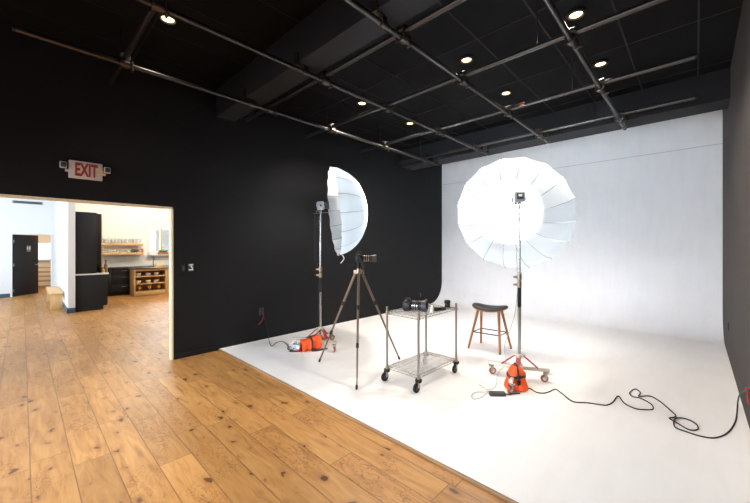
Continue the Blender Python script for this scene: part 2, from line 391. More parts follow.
for x in (WX0, (2*WX0+WX1)/3, (WX0+2*WX1)/3, WX1): w.aabb((x-0.03, YS-0.12, WZ0), (x+0.03, YS-0.04, WZ1))
for z in (WZ0, WZ1): w.aabb((WX0, YS-0.12, z-0.03), (WX1, YS-0.04, z+0.03))
struct('window_added_rear', w, BPLAST, 'wide unseen window added behind the photographer for fill light', 'window')  # unseen window, added as a setting for the fill light
struct('ceiling', MB().aabb((XL-WT, YS-0.15, ZC), (XR+0.15, YB+0.15, ZC+0.1)), CEILM, 'black tiled studio ceiling', 'ceiling')
struct('trim_2', MB().aabb((XL, 2.03, 3.54), (XR, 2.31, ZC)), BEAMM, 'charcoal ceiling beam crossing the middle of the studio', 'trim')
struct('trim_3', MB().aabb((XL, 6.47, 3.54), (XR, 6.93, ZC)), BEAMM, 'charcoal ceiling beam in front of the white backdrop', 'trim')
g = MB()
for i in range(-8, 1):
    x = -0.58+0.61*i+0.6
    g.aabb((x-0.009, YS, ZC-0.006), (x+0.009, YB, ZC+0.001))
for j in range(-4, 4):
    y = 3.59+1.31*j
    if y > YS: g.aabb((XL, y-0.008, ZC-0.005), (XR, y+0.008, ZC+0.001))
struct('trim_4', g, TGRID, 'thin grid bars between the black ceiling tiles', 'trim')
# opening lining
t = MB(); t.aabb((XL-WT-0.01, YJ-0.022, 0), (XL+0.004, YJ+0.002, ZO)); t.aabb((XL-WT-0.01, -1.3, ZO-0.024), (XL+0.004, YJ+0.002, ZO))
struct('trim_5', t, TRIMW, 'pale wooden lining of the wide opening', 'trim')
struct('baseboard_left', MB().aabb((XL, YJ+0.02, 0), (XL+0.012, YE, 0.075), 0.003), BPLAST, 'low black baseboard beside the opening', 'baseboard')

# ------------------------------------------------------------------ the other room
XA, XK = -15.5, -14.1
ZR = 3.5
DY0, DY1, DZ = -0.21, 0.66, 1.975
w = MB(); w.aabb((XA-0.12, YS, 0), (XA, DY0, ZR)); w.aabb((XA-0.12, DY1, 0), (XA, 0.88, ZR)); w.aabb((XA-0.12, DY0, DZ), (XA, DY1, ZR))
struct('wall_far', w, WHITEW, 'white far wall with the black restroom door', 'wall')
struct('wall_partition', MB().aabb((XA, 0.75, 0), (-10.75, 0.88, ZR)), WHITEW, 'white partition wall behind the wooden bench', 'wall')
w = MB()
KY0, KY1 = 3.02, 3.80
KZ0, KZ1 = onx(150, 254.6, XK).z, onx(150, 227.5, XK).z
KY0 = onx(147.5, 240, XK).y; KY1 = KY0+0.95
w.aabb((XK-0.12, 0.88, 0), (XK, KY0, ZR)); w.aabb((XK-0.12, KY1, 0), (XK, 6.2, ZR)); w.aabb((XK-0.12, KY0, 0), (XK, KY1, KZ0)); w.aabb((XK-0.12, KY0, KZ1), (XK, KY1, ZR))
struct('wall_kitchen', w, CREAMW, 'cream kitchen wall with two open shelves', 'wall')
struct('wall_side', MB().aabb((XK-0.12, 6.2, 0), (XL-WT, 6.32, ZR)), WHITEW, 'white kitchen side wall', 'wall')
struct('ceiling', MB().aabb((XA-0.12, YS, ZR), (XL-WT, 6.32, ZR+0.1)), WHITEW, 'white ceiling of the front room', 'ceiling')
w = MB(); ww0, ww1 = -14.8, -6.2
w.aabb((XA-0.12, YS-0.12, 0), (ww0, YS, ZR)); w.aabb((ww1, YS-0.12, 0), (XL-WT, YS, ZR)); w.aabb((ww0, YS-0.12, 2.9), (ww1, YS, ZR)); w.aabb((ww0, YS-0.12, 0), (ww1, YS, 0.3))
struct('wall_street', w, WHITEW, 'white street wall with an added wide window opening', 'wall')
w = MB()
for i in range(6):
    x = ww0+(ww1-ww0)*i/5; w.aabb((x-0.03, YS-0.1, 0.3), (x+0.03, YS-0.04, 2.9))
struct('window_added_side', w, BPLAST, 'wide unseen window added to bring daylight into the front room', 'window')  # unseen window, added so daylight can enter the front room
struct('baseboard_far', MB().aabb((XA, YS, 0), (XA+0.015, DY0-0.05, 0.12)), BASEBL, 'slate blue baseboard left of the restroom door', 'baseboard')
b_ = MB(); b_.aabb((-15.5, 0.735, 0), (-10.735, 0.75, 0.12)); b_.aabb((-10.75, 0.735, 0), (-10.735, 0.88, 0.12))
struct('baseboard_partition', b_, BASEBL, 'slate blue baseboard around the partition end', 'baseboard')
# door frame + open leaf
t = MB(); t.aabb((XA-0.13, DY0-0.04, 0), (XA+0.012, DY0, DZ+0.04)); t.aabb((XA-0.13, DY1, 0), (XA+0.012, DY1+0.04, DZ+0.04)); t.aabb((XA-0.13, DY0, DZ), (XA+0.012, DY1, DZ+0.04))
struct('trim_6', t, WHITEW, 'white frame around the restroom door', 'trim')
ph = R_(20)
for k in range(400):          # swing at which the free edge meets its place
    ph = R_(k*0.2); x_, y_ = XA-0.06-0.86*math.sin(ph), DY0+0.01+0.86*math.cos(ph)
    F_ = -SA*x_+CA*y_; u_ = 375+FPX*(CA*x_+SA*y_)/F_
    if u_ < 37.7: break
D = thing('door_1', 'black restroom door standing ajar, with a small white pictogram plate', 'door', (XA-0.06, DY0+0.01, 0), PI/2+ph)
tag(D, kind='structure')
MB().aabb((0, -0.022, 0.01), (0.86, 0.022, DZ-0.01), 0.003).build('door_leaf', CABBL, D)
hd = MB(); hd.cyl((0.80, -0.02, 0.98), (0.80, -0.07, 0.98), 0.012); hd.cyl((0.81, -0.06, 0.98), (0.70, -0.06, 0.98), 0.010); tag(hd.build('handle', CHROME, D), 'chrome lever handle')
hg = MB()
for z in (0.2, 1.0, 1.75): hg.cyl((0, -0.028, z-0.05), (0, -0.028, z+0.05), 0.012)
hg.build('hinge', CHROME, D)
sg = MB().aabb((0.42, -0.030, 1.42), (0.58, -0.022, 1.62), 0.002).build('sign_plate', DGREY, D)
pg = MB()
for x in (0.462, 0.538):
    pg.cyl((x, -0.0305, 1.597), (x, -0.034, 1.597), 0.014); pg.aabb((x-0.024, -0.034, 1.50), (x+0.024, -0.0305, 1.578)); pg.aabb((x-0.015, -0.034, 1.465), (x+0.015, -0.0305, 1.505))
pg.aabb((0.45, -0.034, 1.43), (0.55, -0.0305, 1.445))
pg.build('pictogram', WHITEP, sg)
# little room beyond the door
w = MB(); w.aabb((-19.4, YS, 0), (-19.3, 3.2, 2.8)); w.aabb((-19.3, 3.1, 0), (XA-0.12, 3.2, 2.8)); w.aabb((-19.3, YS, 2.8), (XA-0.12, 3.2, 2.9))
struct('wall_restroom', w, CREAMW, 'cream wall seen past the ajar door', 'wall')
XW = -19.28
a_, b2 = onx(38, 259.5, XW), onx(49.5, 243, XW)
W5 = thing('window_4', 'bright frosted window seen past the ajar door', 'window', (XW, (a_.y+b2.y)/2, a_.z)); tag(W5, kind='structure')
hw = (b2.y-a_.y)/2+0.1; hh = b2.z-a_.z
MB().aabb((0, -hw, 0), (0.02, hw, hh)).build('window_glass', LITWIN, W5)
f5 = MB()
for s_ in (-1, 1): f5.aabb((0, s_*hw-0.03, -0.03), (0.05, s_*hw+0.03, hh+0.03))
f5.aabb((0, -hw, -0.06), (0.06, hw, 0)); f5.aabb((0, -hw, hh), (0.05, hw, hh+0.05)); f5.build('window_frame', WHITEP, W5)
XS = -18.4
sy = onx(44, 270, XS).y; st = onx(44, 267, XS).z
S = thing('slatted_rack', 'honey wooden slatted rack in the room past the ajar door', 'rack', (XS, sy, 0))
for s_ in (-1, 1):
    MB().box((0, s_*0.42, st/2), (0.3, 0.04, st)).build('side_panel', OAKZ, S)
for k in range(4): MB().box((0, 0, st*(0.32+0.22*k)), (0.3, 0.8, 0.05)).build('shelf', OAKX, S)

# wall slot diffuser
o = MB(); a_, b2 = onx(12, 202.6, XA+0.01), onx(43, 200.8, XA+0.01)
T = thing('air_diffuser', 'long thin grey slot diffuser high on the white far wall', 'vent', (XA, 0, 0))
MB().aabb((0, a_.y, a_.z-0.01), (0.02, b2.y, a_.z+0.075), 0.004).build('frame', HEADG, T)
s2 = MB()
for k in range(3): s2.aabb((0.015, a_.y+0.03, a_.z+0.0+0.022*k), (0.024, b2.y-0.03, a_.z+0.017+0.022*k))
s2.build('slot', DGREY, T)

# bench
B = thing('wooden_bench', 'light oak plank bench against the white partition', 'bench', (-12.6, 0.60, 0))
MB().box((0, 0, 0.40), (1.95, 0.26, 0.045), bev=0.006).build('seat', OAKX, B)
for x in (-0.90, 0.90): MB().box((x, 0, 0.19), (0.05, 0.22, 0.38), bev=0.004).build('leg_panel', OAKZ, B)
MB().box((0, 0, 0.33), (1.75, 0.03, 0.09)).build('stretcher', OAKX, B)

# hutch: base cabinet run, white countertop, tall upper cabinet
HX = -10.81
T = thing('base_cabinet', 'black base cabinet end under the white countertop by the partition', 'cabinet', (HX, 0.885, 0))
MB().aabb((-2.2, 0, 0.10), (0, 0.60, 0.88), 0.003).build('body', CABBL, T)
MB().aabb((-2.2, 0, 0), (-0.005, 0.53, 0.10)).build('toe_kick', CABBL, T)
for k in range(3): MB().aabb((-2.15+0.71*k, 0.60, 0.12), (-1.46+0.71*k, 0.62, 0.87), 0.003).build('door', CABBL, T)
tag(MB().aabb((HX-2.2, 0.885, 0.88), (HX+0.01, 1.525, 0.915), 0.004).build('countertop', COUNTERW), 'white countertop slab on the black base cabinet beside the partition', 'countertop')
T = thing('tall_cabinet', 'tall black upper cabinet standing on the white countertop', 'cabinet', (HX, 0.885, 0.915))
MB().aabb((-0.20, 0, 0), (0, 0.395, 1.51), 0.003).build('body', CABBL, T)
MB().aabb((-0.19, 0.395, 0.01), (-0.01, 0.412, 1.50), 0.003).build('door', CABBL, T)
T = thing('tall_cabinet', 'deeper black cabinet with wooden edge, just behind the taller upper one', 'cabinet', (HX-0.205, 0.885, 0.915))
ty = onx(101.2, 240, HX-0.205).y-0.885
MB().aabb((-1.2, 0, 0), (0, ty, 1.50), 0.003).build('body', CABBL, T)
tag(MB().aabb((-1.2, ty, 0), (-0.004, ty+0.02, 1.50), 0.003).build('edge_panel', OAKZ, T), 'warm wooden edge panel')
for k, (dx, dy, h, r, m_, lb) in enumerate([(0.55, 0.60, 0.20, 0.035, BPLAST, 'dark bottle on the white countertop beside the tall cabinets'), (0.35, 0.60, 0.13, 0.035, CERYEL, 'short amber bottle on the white countertop beside the tall cabinets'), (0.9, 0.60, 0.30, 0.04, EDGEW, 'tall brown bottle at the back of the white countertop')]):
    T = thing('bottle', lb, 'bottle', (HX-0.10-dx*0.1, 0.885+0.455+dy*0.05+0.06*k, 0.915))
    MB().lathe([(0, 0), (r, 0), (r, h*0.6), (r*0.4, h*0.78), (r*0.4, h)], 12).build('body', m_, T)
    MB().cyl((0, 0, h*0.99), (0, 0, h*1.06), r*0.45, n=10).build('cap', BPLAST, T)

# kitchen wall run
KF = XK+0.62
Y0k, Y1k = 0.9, 4.4
T = thing('kitchen_cabinet', 'black drawer cabinets with steel bar handles under the kitchen shelves', 'cabinet', (XK+0.01, 0, 0))
yd = onx(111.5, 280, KF).y; ye = onx(129, 280, KF).y
MB().aabb((0, Y0k, 0.10), (0.59, Y1k, 0.875), 0.003).build('body', CABBL, T)
MB().aabb((0, Y0k, 0), (0.53, Y1k, 0.10)).build('toe_kick', CABBL, T)
def bar_handle(parent, y0, y1, z):
    h = MB(); h.cyl((0.64, y0, z), (0.64, y1, z), 0.008, n=8); h.cyl((0.60, y0+0.02, z), (0.64, y0+0.02, z), 0.006, n=6); h.cyl((0.60, y1-0.02, z), (0.64, y1-0.02, z), 0.006, n=6)
    tag(h.build('handle', CHROME, parent), 'steel bar handle')
y = yd
wd = (ye-yd)
dr = MB().aabb((0.59, yd-0.45, 0.11), (0.61, yd-0.005, 0.87), 0.003).build('door', CABBL, T)
hh_ = MB(); hh_.cyl((0.64, yd-0.05, 0.45), (0.64, yd-0.05, 0.72), 0.008, n=8); hh_.build('handle', DGREY, dr)
for (z0, z1) in ((0.11, 0.36), (0.365, 0.66), (0.665, 0.87)):
    d_ = MB().aabb((0.59, yd+0.02, z0), (0.61, ye+0.3, z1-0.005), 0.003).build('drawer', CABBL, T)
    bar_handle(d_, yd+0.55*wd, ye+0.25, z1-0.07)
tag(MB().aabb((XK+0.01, Y0k, 0.875), (XK+0.65, Y1k, 0.91), 0.004).build('countertop', COUNTERD), 'dark stone countertop along the kitchen wall', 'countertop')
struct('trim_7', MB().aabb((XK, 0.9, 0.91), (XK+0.008, Y1k, 1.42)), TILEW, 'white backsplash between counter and lower shelf', 'trim')
# island with open cubbies
IX = -12.80; IY0, IY1, IZ = 2.43, 3.75, 0.86
T = thing('kitchen_island', 'light oak island with open shelves of bowls and a dark top', 'cabinet', (IX, IY0, 0))
dp = 0.62
MB().aabb((-dp, 0, 0), (0, 0.045, IZ), 0.003).build('side_panel', OAKZ, T)
W_ = onx(165.5, 280, IX).y-IY0
MB().aabb((-dp, W_, 0), (0, IY1-IY0, IZ), 0.003).build('side_panel', OAKZ, T)
MB().aabb((-dp, 0.045, 0), (-dp+0.02, W_, IZ)).build('back_panel', OAKX, T)
MB().aabb((-dp+0.02, 0.045, 0.02), (-0.0, W_, 0.15), 0.003).build('plinth', OAKX, T)
zs = [0.15, 0.40, 0.635]
MB().aabb((-dp+0.02, 0.045, 0.80), (0, W_, IZ)).build('rail', OAKX, T)
for z in zs[1:]: MB().aabb((-dp+0.02, 0.045, z-0.03), (-0.005, W_, z), 0.002).build('shelf', OAKX, T)
tag(MB().aabb((IX-dp-0.02, IY0-0.05, IZ), (IX+0.03, IY1+0.02, IZ+0.035), 0.004).build('island_top', COUNTERD), 'dark stone slab topping the oak island', 'countertop')
def bowl():
    b = MB(); r = 0.085
    b.lathe([(0, 0), (0.04, 0), (0.045, 0.008), (r*0.8, 0.035), (r, 0.095), (r-0.006, 0.095), (r*0.76, 0.04), (0.03, 0.014), (0, 0.012)], 20)
    return b
b0 = None
rows = [('top', 0.635), ('middle', 0.40)]
pos = ['left', 'centre', 'right']
for rn, z in rows:
    for i, u in enumerate((138.3, 148.0, 156.2)):
        y_ = onx(u, 280, IX-0.16).y
        lab = 'white ceramic bowl at the %s of the island\'s %s shelf' % (pos[i], rn)
        if b0 is None: b0 = bowl().build('bowl', CERAM); o = b0
        else: o = b0.copy(); C.objects.link(o)
        o.location = (IX-0.16, y_, z); tag(o, lab, 'bowl', 'white bowls on the island shelves')
g0 = None
for i, u in enumerate((139.3, 149.5, 158.8)):
    y_ = onx(u, 288, IX-0.16).y
    lab = 'round ochre glass goblet at the %s of the island\'s lowest shelf' % pos[i]
    if g0 is None:
        g0 = MB().lathe([(0, 0), (0.04, 0), (0.04, 0.008), (0.012, 0.02), (0.012, 0.05), (0.05, 0.08), (0.062, 0.12), (0.05, 0.165), (0.045, 0.165), (0.055, 0.12), (0, 0.075)], 16).build('goblet', CERYEL); o = g0
    else: o = g0.copy(); C.objects.link(o)
    o.location = (IX-0.16, y_, 0.15); tag(o, lab, 'goblet', 'ochre goblets on the lowest island shelf')
# wall shelves
XSH = XK+0.28
ss = [onx(103, 244, XSH), onx(143.5, 244, XSH)]
zt = [onx(125, 243.2, XSH).z, onx(125, 252.6, XSH).z]
for nm, z in (('upper', zt[0]), ('lower', zt[1])):
    tag(MB().aabb((XK+0.001, ss[0].y-0.3, z-0.075), (XSH, ss[1].y, z), 0.003).build('wall_shelf', OAKX), '%s of the two light oak floating kitchen shelves' % nm, 'shelf')
def glass_mb(h, r):
    return MB().lathe([(0, 0), (r*0.8, 0), (r, h), (r-0.003, h), (r*0.75, 0.006), (0, 0.006)], 12)
ga = glass_mb(0.16, 0.045).build('drinking_glass', CLEAR); gb = glass_mb(0.10, 0.04).build('drinking_glass', CLEAR)
first = {0: True, 1: True}
def put_glass(k, y, x, z, lab, grp):
    src = (ga, gb)[k]
    if first[k]: o = src; first[k] = False
    else: o = src.copy(); C.objects.link(o)
    o.location = (x, y, z); tag(o, lab, 'glass', grp)
for r_ in range(2):
    for i in range(11):
        u = 104.5+i*3.6
        put_glass(0, onx(u, 240, XSH-0.09).y, XSH-0.07-0.12*r_, zt[0], 'tall clear glass in the tight rows on the upper kitchen shelf', 'tall glasses on the upper kitchen shelf')
for i in range(8):
    u = 104.5+i*3.4
    put_glass(1, onx(u, 250, XSH-0.09).y, XSH-0.08, zt[1], 'short clear tumbler in the row on the lower kitchen shelf', 'tumblers on the lower kitchen shelf')
jc = [((0.05, 0.06, 0.07), 'charcoal jar, first of the dark jars right of the tumblers'), ((0.10, 0.05, 0.04), 'brown jar second along beside the charcoal one'), ((0.05, 0.11, 0.10), 'teal jar between the brown and yellow jars'), ((0.55, 0.40, 0.12), 'yellow jar next to the pink one'), ((0.55, 0.12, 0.18), 'pink jar at the right end of the lower kitchen shelf')]
for i, (c_, lb) in enumerate(jc):
    y_ = onx(132.5+i*2.45, 250, XSH-0.09).y
    T = thing('spice_jar', lb, 'jar', (XSH-0.08, y_, zt[1]), group='spice jars on the lower kitchen shelf')
    MB().lathe([(0, 0), (0.036, 0), (0.036, 0.09), (0.03, 0.10), (0, 0.10)], 12).build('body', mat('jar_%d' % i, c_, 0.4), T)
    MB().cyl((0, 0, 0.10), (0, 0, 0.125), 0.033, n=12).build('lid', CHROME, T)
# kitchen window
T = thing('window_1', 'bright two-pane kitchen window in a white frame', 'window', (XK-0.06, KY0, KZ0)); tag(T, kind='structure')
kw, kh = KY1-KY0, KZ1-KZ0
f_ = MB()
f_.aabb((-0.05, 0, 0), (0.07, 0.05, kh)); f_.aabb((-0.05, kw-0.05, 0), (0.07, kw, kh)); f_.aabb((-0.05, 0, 0), (0.07, kw, 0.05)); f_.aabb((-0.05, 0, kh-0.05), (0.07, kw, kh))
f_.build('window_frame', WHITEP, T)
mu = MB(); my = onx(161.3, 240, XK).y-KY0; mu.aabb((-0.04, my-0.03, 0), (0.04, my+0.03, kh)); mu.aabb((-0.03, onx(156, 240, XK).y-KY0-0.015, 0), (0.03, onx(156, 240, XK).y-KY0+0.015, kh)); tag(mu.build('mullion', OAKZ, T), 'light wooden mullion')
MB().aabb((-0.004, 0.04, 0.04), (0.004, kw-0.04, kh-0.04)).build('pane', PANE, T)
h_ = MB(); h_.aabb((-19.6, 4.6, 0), (-19.2, 12, 2.3))
h_.poly([(4.3, 2.2), (12, 2.2), (12, 3.6), (6.6, 3.6)], 0.5, Matrix(((0, 0, -1, -19.1), (1, 0, 0, 0), (0, 1, 0, 0), (0, 0, 0, 1))))
tag(h_.build('neighbour_house', HOUSE), 'pale grey house seen through the kitchen window', 'house')
# sill planter
pz = zt[1]
PLX = XK+0.10
p0, p1 = onx(158.2, 254.5, PLX), onx(168, 251.5, PLX)
T = thing('herb_planter', 'reddish window planter with green herbs on the kitchen sill', 'planter', (PLX, (p0.y+p1.y)/2, KZ0+0.0))
hw = (p1.y-p0.y)/2
MB().aabb((-0.06, -hw, 0), (0.06, hw, 0.09), 0.004).build('box', TERRA, T)
lf = MB()
for k in range(70):
    x, y_ = random.uniform(-0.05, 0.05), random.uniform(-hw+0.02, hw-0.02); h = random.uniform(0.03, 0.11); a = random.uniform(0, 6.28)
    tip = Vector((x+0.03*math.cos(a), y_+0.03*math.sin(a), 0.085+h)); lf.tube([(x, y_, 0.08), (x, y_, 0.08+h*0.6), tip], [0.003, 0.012, 0.002], 5)
lf.build('herbs', SHIRT, T)
struct('trim_8', MB().aabb((XK-0.02, KY0-0.03, KZ0-0.03), (XK+0.17, KY1+0.03, KZ0)), WHITEP, 'white kitchen window sill', 'trim')
# faucet + bowl of fruit on the island
fy = onx(153.3, 262, IX-0.4).y
T = thing('kitchen_faucet', 'dark-topped steel faucet on the island', 'faucet', (IX-0.4, fy, IZ+0.035))
q = MB(); q.cyl((0, 0, 0), (0, 0, 0.012), 0.035); q.tube([(0, 0, 0), (0, 0, 0.28), (0.03, 0, 0.335), (0.09, 0, 0.345), (0.13, 0, 0.31), (0.135, 0, 0.25)], 0.014, 10); q.build('spout', CHROME, T)
MB().cyl((0, 0.01, 0.07), (0.0, 0.09, 0.11), 0.008, n=8).build('lever', CHROME, T)
MB().lathe([(0, 0), (0.11, 0), (0.13, 0.02), (0.125, 0.02), (0.105, 0.006), (0, 0.006)], 20, Matrix.Translation((0, 0, 0)))
fy0 = onx(160, 264, IX-0.35).y
T = thing('fruit_tray', 'low dark tray on the island beside the faucet', 'tray', (IX-0.35, fy0, IZ+0.035))
MB().box((0, 0, 0.008), (0.22, 0.30, 0.016), bev=0.004).build('tray_base', OAKX, T)
e = MB()
for s_ in (-1, 1): e.box((s_*0.105, 0, 0.022), (0.012, 0.30, 0.03)); e.box((0, s_*0.145, 0.022), (0.22, 0.012, 0.03))
e.build('rim', OAKX, T)
lm = MB().ball((0, 0, 0), 0.036, 12, (1.0, 1.25, 0.95)).build('lemon', YEL)
for k, (dx, dy) in enumerate([(-0.05, -0.09), (-0.045, 0.0), (-0.05, 0.09), (0.045, -0.08), (0.05, 0.01), (0.045, 0.095)]):
    o = lm if k == 0 else lm.copy()
    if k: C.objects.link(o)
    o.location = (IX-0.35+dx, fy0+dy, IZ+0.035+0.016+0.034)
    tag(o, 'yellow lemon in the low tray beside the island faucet', 'lemon', 'lemons in the island tray')

# ------------------------------------------------------------------ ceiling pipe grid
LX = [-4.31, -3.09, -1.94, -0.83]
CY = [0.74, 2.40, 3.49, 4.79, 6.10]
PZ, QZ, PR = 3.478, 3.532, 0.0245
ends_l = [(-0.05, 6.60), (-1.4, 6.62), (-1.4, 6.62), (-1.4, 6.70)]
names = ['nearest the black wall', 'second from the black wall', 'third from the black wall', 'nearest the right wall']
crn = ['nearest the opening', 'just past the middle beam', 'above the camera tripod', 'next to last before the backdrop', 'closest to the white backdrop']
def clamp_mb():
    c = MB()
    c.cyl((0, -0.03, 0), (0, 0.03, 0), PR+0.012, n=14)              # ring round the lengthwise pipe
    c.cyl((-0.03, 0, QZ-PZ), (0.03, 0, QZ-PZ), PR+0.012, n=14)      # ring round the crosswise pipe
    c.box((0, 0, (QZ-PZ)/2), (0.05, 0.05, 0.03))
    c.cyl((0.03, 0.045, -0.05), (0.03, 0.045, 0.03), 0.006, n=8); c.box((0.03, 0.045, -0.055), (0.05, 0.012, 0.014))
    c.cyl((-0.045, 0.02, 0.03), (-0.045, 0.02, 0.10), 0.006, n=8); c.box((-0.045, 0.02, 0.105), (0.012, 0.045, 0.014))
    c.cyl((-0.03, -0.03, -0.04), (-0.03, -0.03, 0.06), 0.007, n=8)
    return c
cl0 = None
for i, x in enumerate(LX):
    y0, y1 = ends_l[i]
    T = thing('ceiling_pipe', 'long black steel ceiling pipe running away from view, %s' % names[i], 'pipe', (x, y0, PZ), group='lengthwise ceiling pipes')
    p = MB(); p.cyl((0, 0, 0), (0, y1-y0, 0), PR, n=20); p.build('tube', PIPEM, T)
    for yy in (0, y1-y0): MB().cyl((0, yy-0.011, 0), (0, yy+0.011, 0), PR+0.002, n=16).build('end_cap', RUBBER, T)
    for cy in CY:
        if cl0 is None: cl0 = clamp_mb().build('clamp', CLAMPM); o = cl0
        else: o = cl0.copy(); C.objects.link(o)
        o.parent = T; o.location = (0, cy-y0, 0); o.scale = (1.3, 1.3, 1.15)
    # brackets up to the beams and rods up to the ceiling
    for yb in (2.03, 6.47):
        h = MB(); h.cyl((0, yb-y0+0.07, 0), (0, yb-y0+0.13, 0), PR+0.01, n=14); h.box((0, yb-y0+0.10, 0.045), (0.05, 0.05, 0.036))
        h.poly([(-0.05, 0), (0.05, 0), (0.02, 0.12), (-0.02, 0.12)], 0.012, Matrix.Translation((0, yb-y0-0.002, 0.05)) @ Matrix.Rotation(PI/2, 4, 'X'))
        h.box((0, yb-y0+0.045, 0.056), (0.06, 0.10, 0.008))
        h.build('beam_bracket', CLAMPM, T)
    if i != 0:
        h = MB(); h.cyl((0, 0.5, 0), (0, 0.5, ZC-PZ), 0.006, n=8); h.build('hanger_rod', CLAMPM, T)
for j, y in enumerate(CY):
    x0 = -5.03 if j != 0 else -5.13
    x1 = 0.0 if j in (3, 4) else 0.02
    T = thing('cross_pipe', 'black steel pipe lying across the lengthwise ones, %s' % crn[j], 'pipe', (x0, y, QZ), group='crosswise ceiling pipes')
    MB().cyl((0, 0, 0), (x1-x0, 0, 0), PR, n=20).build('tube', PIPEM, T)
    for xx in (0, x1-x0): MB().cyl((xx-0.011, 0, 0), (xx+0.011, 0, 0), PR+0.002, n=16).build('end_cap', RUBBER, T)
    for k in range(2):
        h = MB(); xx = 0.6+k*3.3; h.cyl((xx, 0, 0), (xx, 0, ZC-QZ), 0.005, n=8); h.build('hanger_rod', CLAMPM, T)
# small orange-tipped spring clamp lying on the cross pipe
cp = fl(520, 106, QZ)
T = thing('spring_clamp', 'small grey spring clamp with orange tips gripping a ceiling pipe', 'clamp', (cp.x, CY[3], QZ+0.03))
MB().box((0.0, 0, 0.012), (0.14, 0.03, 0.02), bev=0.005).build('jaw', CHROME, T)
tag(MB().box((0.03, -0.03, -0.02), (0.05, 0.03, 0.03), bev=0.006).build('tip', ORANGE, T), 'orange rubber tip')
# ceiling lights
LZ = ZC
lights = [(168, 20.5, 'the single one on the exit sign side of the beam'), (362, 104, 'left row, nearer the middle beam'), (410, 124, 'left row, nearer the white backdrop'), (466.5, 61, 'middle row, nearer the middle beam'), (506, 94, 'middle row, nearer the white backdrop'), (576, 16, 'right row, nearer the middle beam'), (600.5, 65, 'right row, nearer the white backdrop')]
def spot(name, loc, direction, energy, col, angle, blend, radius, parent=None):
    l = bpy.data.lights.new(name, 'SPOT'); l.energy = energy; l.color = col; l.spot_size = angle; l.spot_blend = blend; l.shadow_soft_size = radius
    o = bpy.data.objects.new(name, l); C.objects.link(o); o.location = loc
    o.rotation_mode = 'QUATERNION'; o.rotation_quaternion = Vector(direction).to_track_quat('-Z', 'Y')
    if parent: o.parent = parent
    return o
cl_src = None
for k, (u, v, lb) in enumerate(lights):
    p = fl(u, v, ZC-0.03)
    if cl_src is None:
        cl_src = thing('ceiling_light', '', 'light')
        MB().lathe([(0.09, 0.0), (0.09, -0.02), (0.068, -0.03), (0.06, -0.006), (0.06, 0.0)], 24).build('trim_ring', BPLAST, cl_src)
        MB().lathe([(0, -0.026), (0.03, -0.027), (0.054, -0.018), (0.058, -0.004), (0, -0.004)], 20).build('lamp', BULB, cl_src)
        T = cl_src
    else: T = copy_tree(cl_src)
    T.location = (p.x, p.y, ZC); tag(T, 'glowing recessed ceiling spotlight, %s' % lb, 'light', 'recessed ceiling spotlights')
    en = (34, 330, 230, 75, 35, 350, 140)[k]
    spot('warm_spot', (p.x, p.y, ZC-0.045), (0, 0, -1), en, (1.0, 0.88, 0.74), R_(130), 0.8, 0.09)

for (x, y) in ((-2.1, 1.05), (-0.9, 1.05), (-4.0, -1.0), (-2.1, -1.0), (-0.9, -1.0)):  # extra unseen ceiling spots without fixtures, added to light the oak floor
    spot('warm_spot', (x, y, ZC-0.045), (0, 0, -1), 26, (1.0, 0.80, 0.60), R_(105), 0.8, 0.09)

# ------------------------------------------------------------------ exit sign
c0 = onx(68.3, 177.9, XL); c1 = onx(102, 164.8, XL)
zy0, zy1 = 2.372, 2.575
ym = (c0.y+c1.y)/2; zm = (zy0+zy1)/2
T = thing('exit_sign', 'cream exit sign with red letters and two small emergency lamps', 'sign', (XL, ym, zm))
hw = (c1.y-c0.y)/2; hz = (zy1-zy0)/2
MB().aabb((0, -hw, -hz), (0.045, hw, hz), 0.006).build('housing', SIGNP, T)
cu = bpy.data.curves.new('letters', 'FONT'); cu.body = 'EXIT'; cu.size = 0.2; cu.extrude = 0.002; cu.offset = 0.0075; cu.align_x = 'CENTER'; cu.align_y = 'CENTER'
to = bpy.data.objects.new('letters', cu); C.objects.link(to)
dg = bpy.context.evaluated_depsgraph_get(); me = bpy.data.meshes.new_from_object(to.evaluated_get(dg))
C.objects.unlink(to); bpy.data.objects.remove(to)
xs = [v.co.x for v in me.vertices]; ys = [v.co.y for v in me.vertices]
cx, cy_ = (max(xs)+min(xs))/2, (max(ys)+min(ys))/2; sx = 0.205/(max(xs)-min(xs)); sy_ = 0.156/(max(ys)-min(ys))
for v in me.vertices:
    x, y_, z = v.co; v.co = Vector((0.0455+z*0.7, (x-cx)*sx+0.005, (y_-cy_)*sy_+0.004))
me.materials.clear(); me.materials.append(SIGNR)
lo = bpy.data.objects.new('letters', me); C.objects.link(lo); lo.parent = T; tag(lo, 'dark red letters reading EXIT')
tag(MB().cyl((0.045, 0.128, 0.004), (0.0475, 0.128, 0.004), 0.031, n=24).build('arrow_cover', TAN, T), 'round tan knockout cover over the end of the letter T')
for s_ in (-1, 1):
    h = MB(); h.cyl((0.03, s_*(hw-0.005), -0.02), (0.03, s_*(hw+0.03), -0.02), 0.016, n=12); h.box((0.035, s_*(hw+0.045), 0.035), (0.05, 0.062, 0.07), bev=0.008)
    hdl = h.build('emergency_lamp', SIGNP, T)
    q = MB()
    q.box((0.061, s_*(hw+0.045), 0.035), (0.004, 0.046, 0.054), bev=0.001)
    q.build('lens', DGREY, hdl)

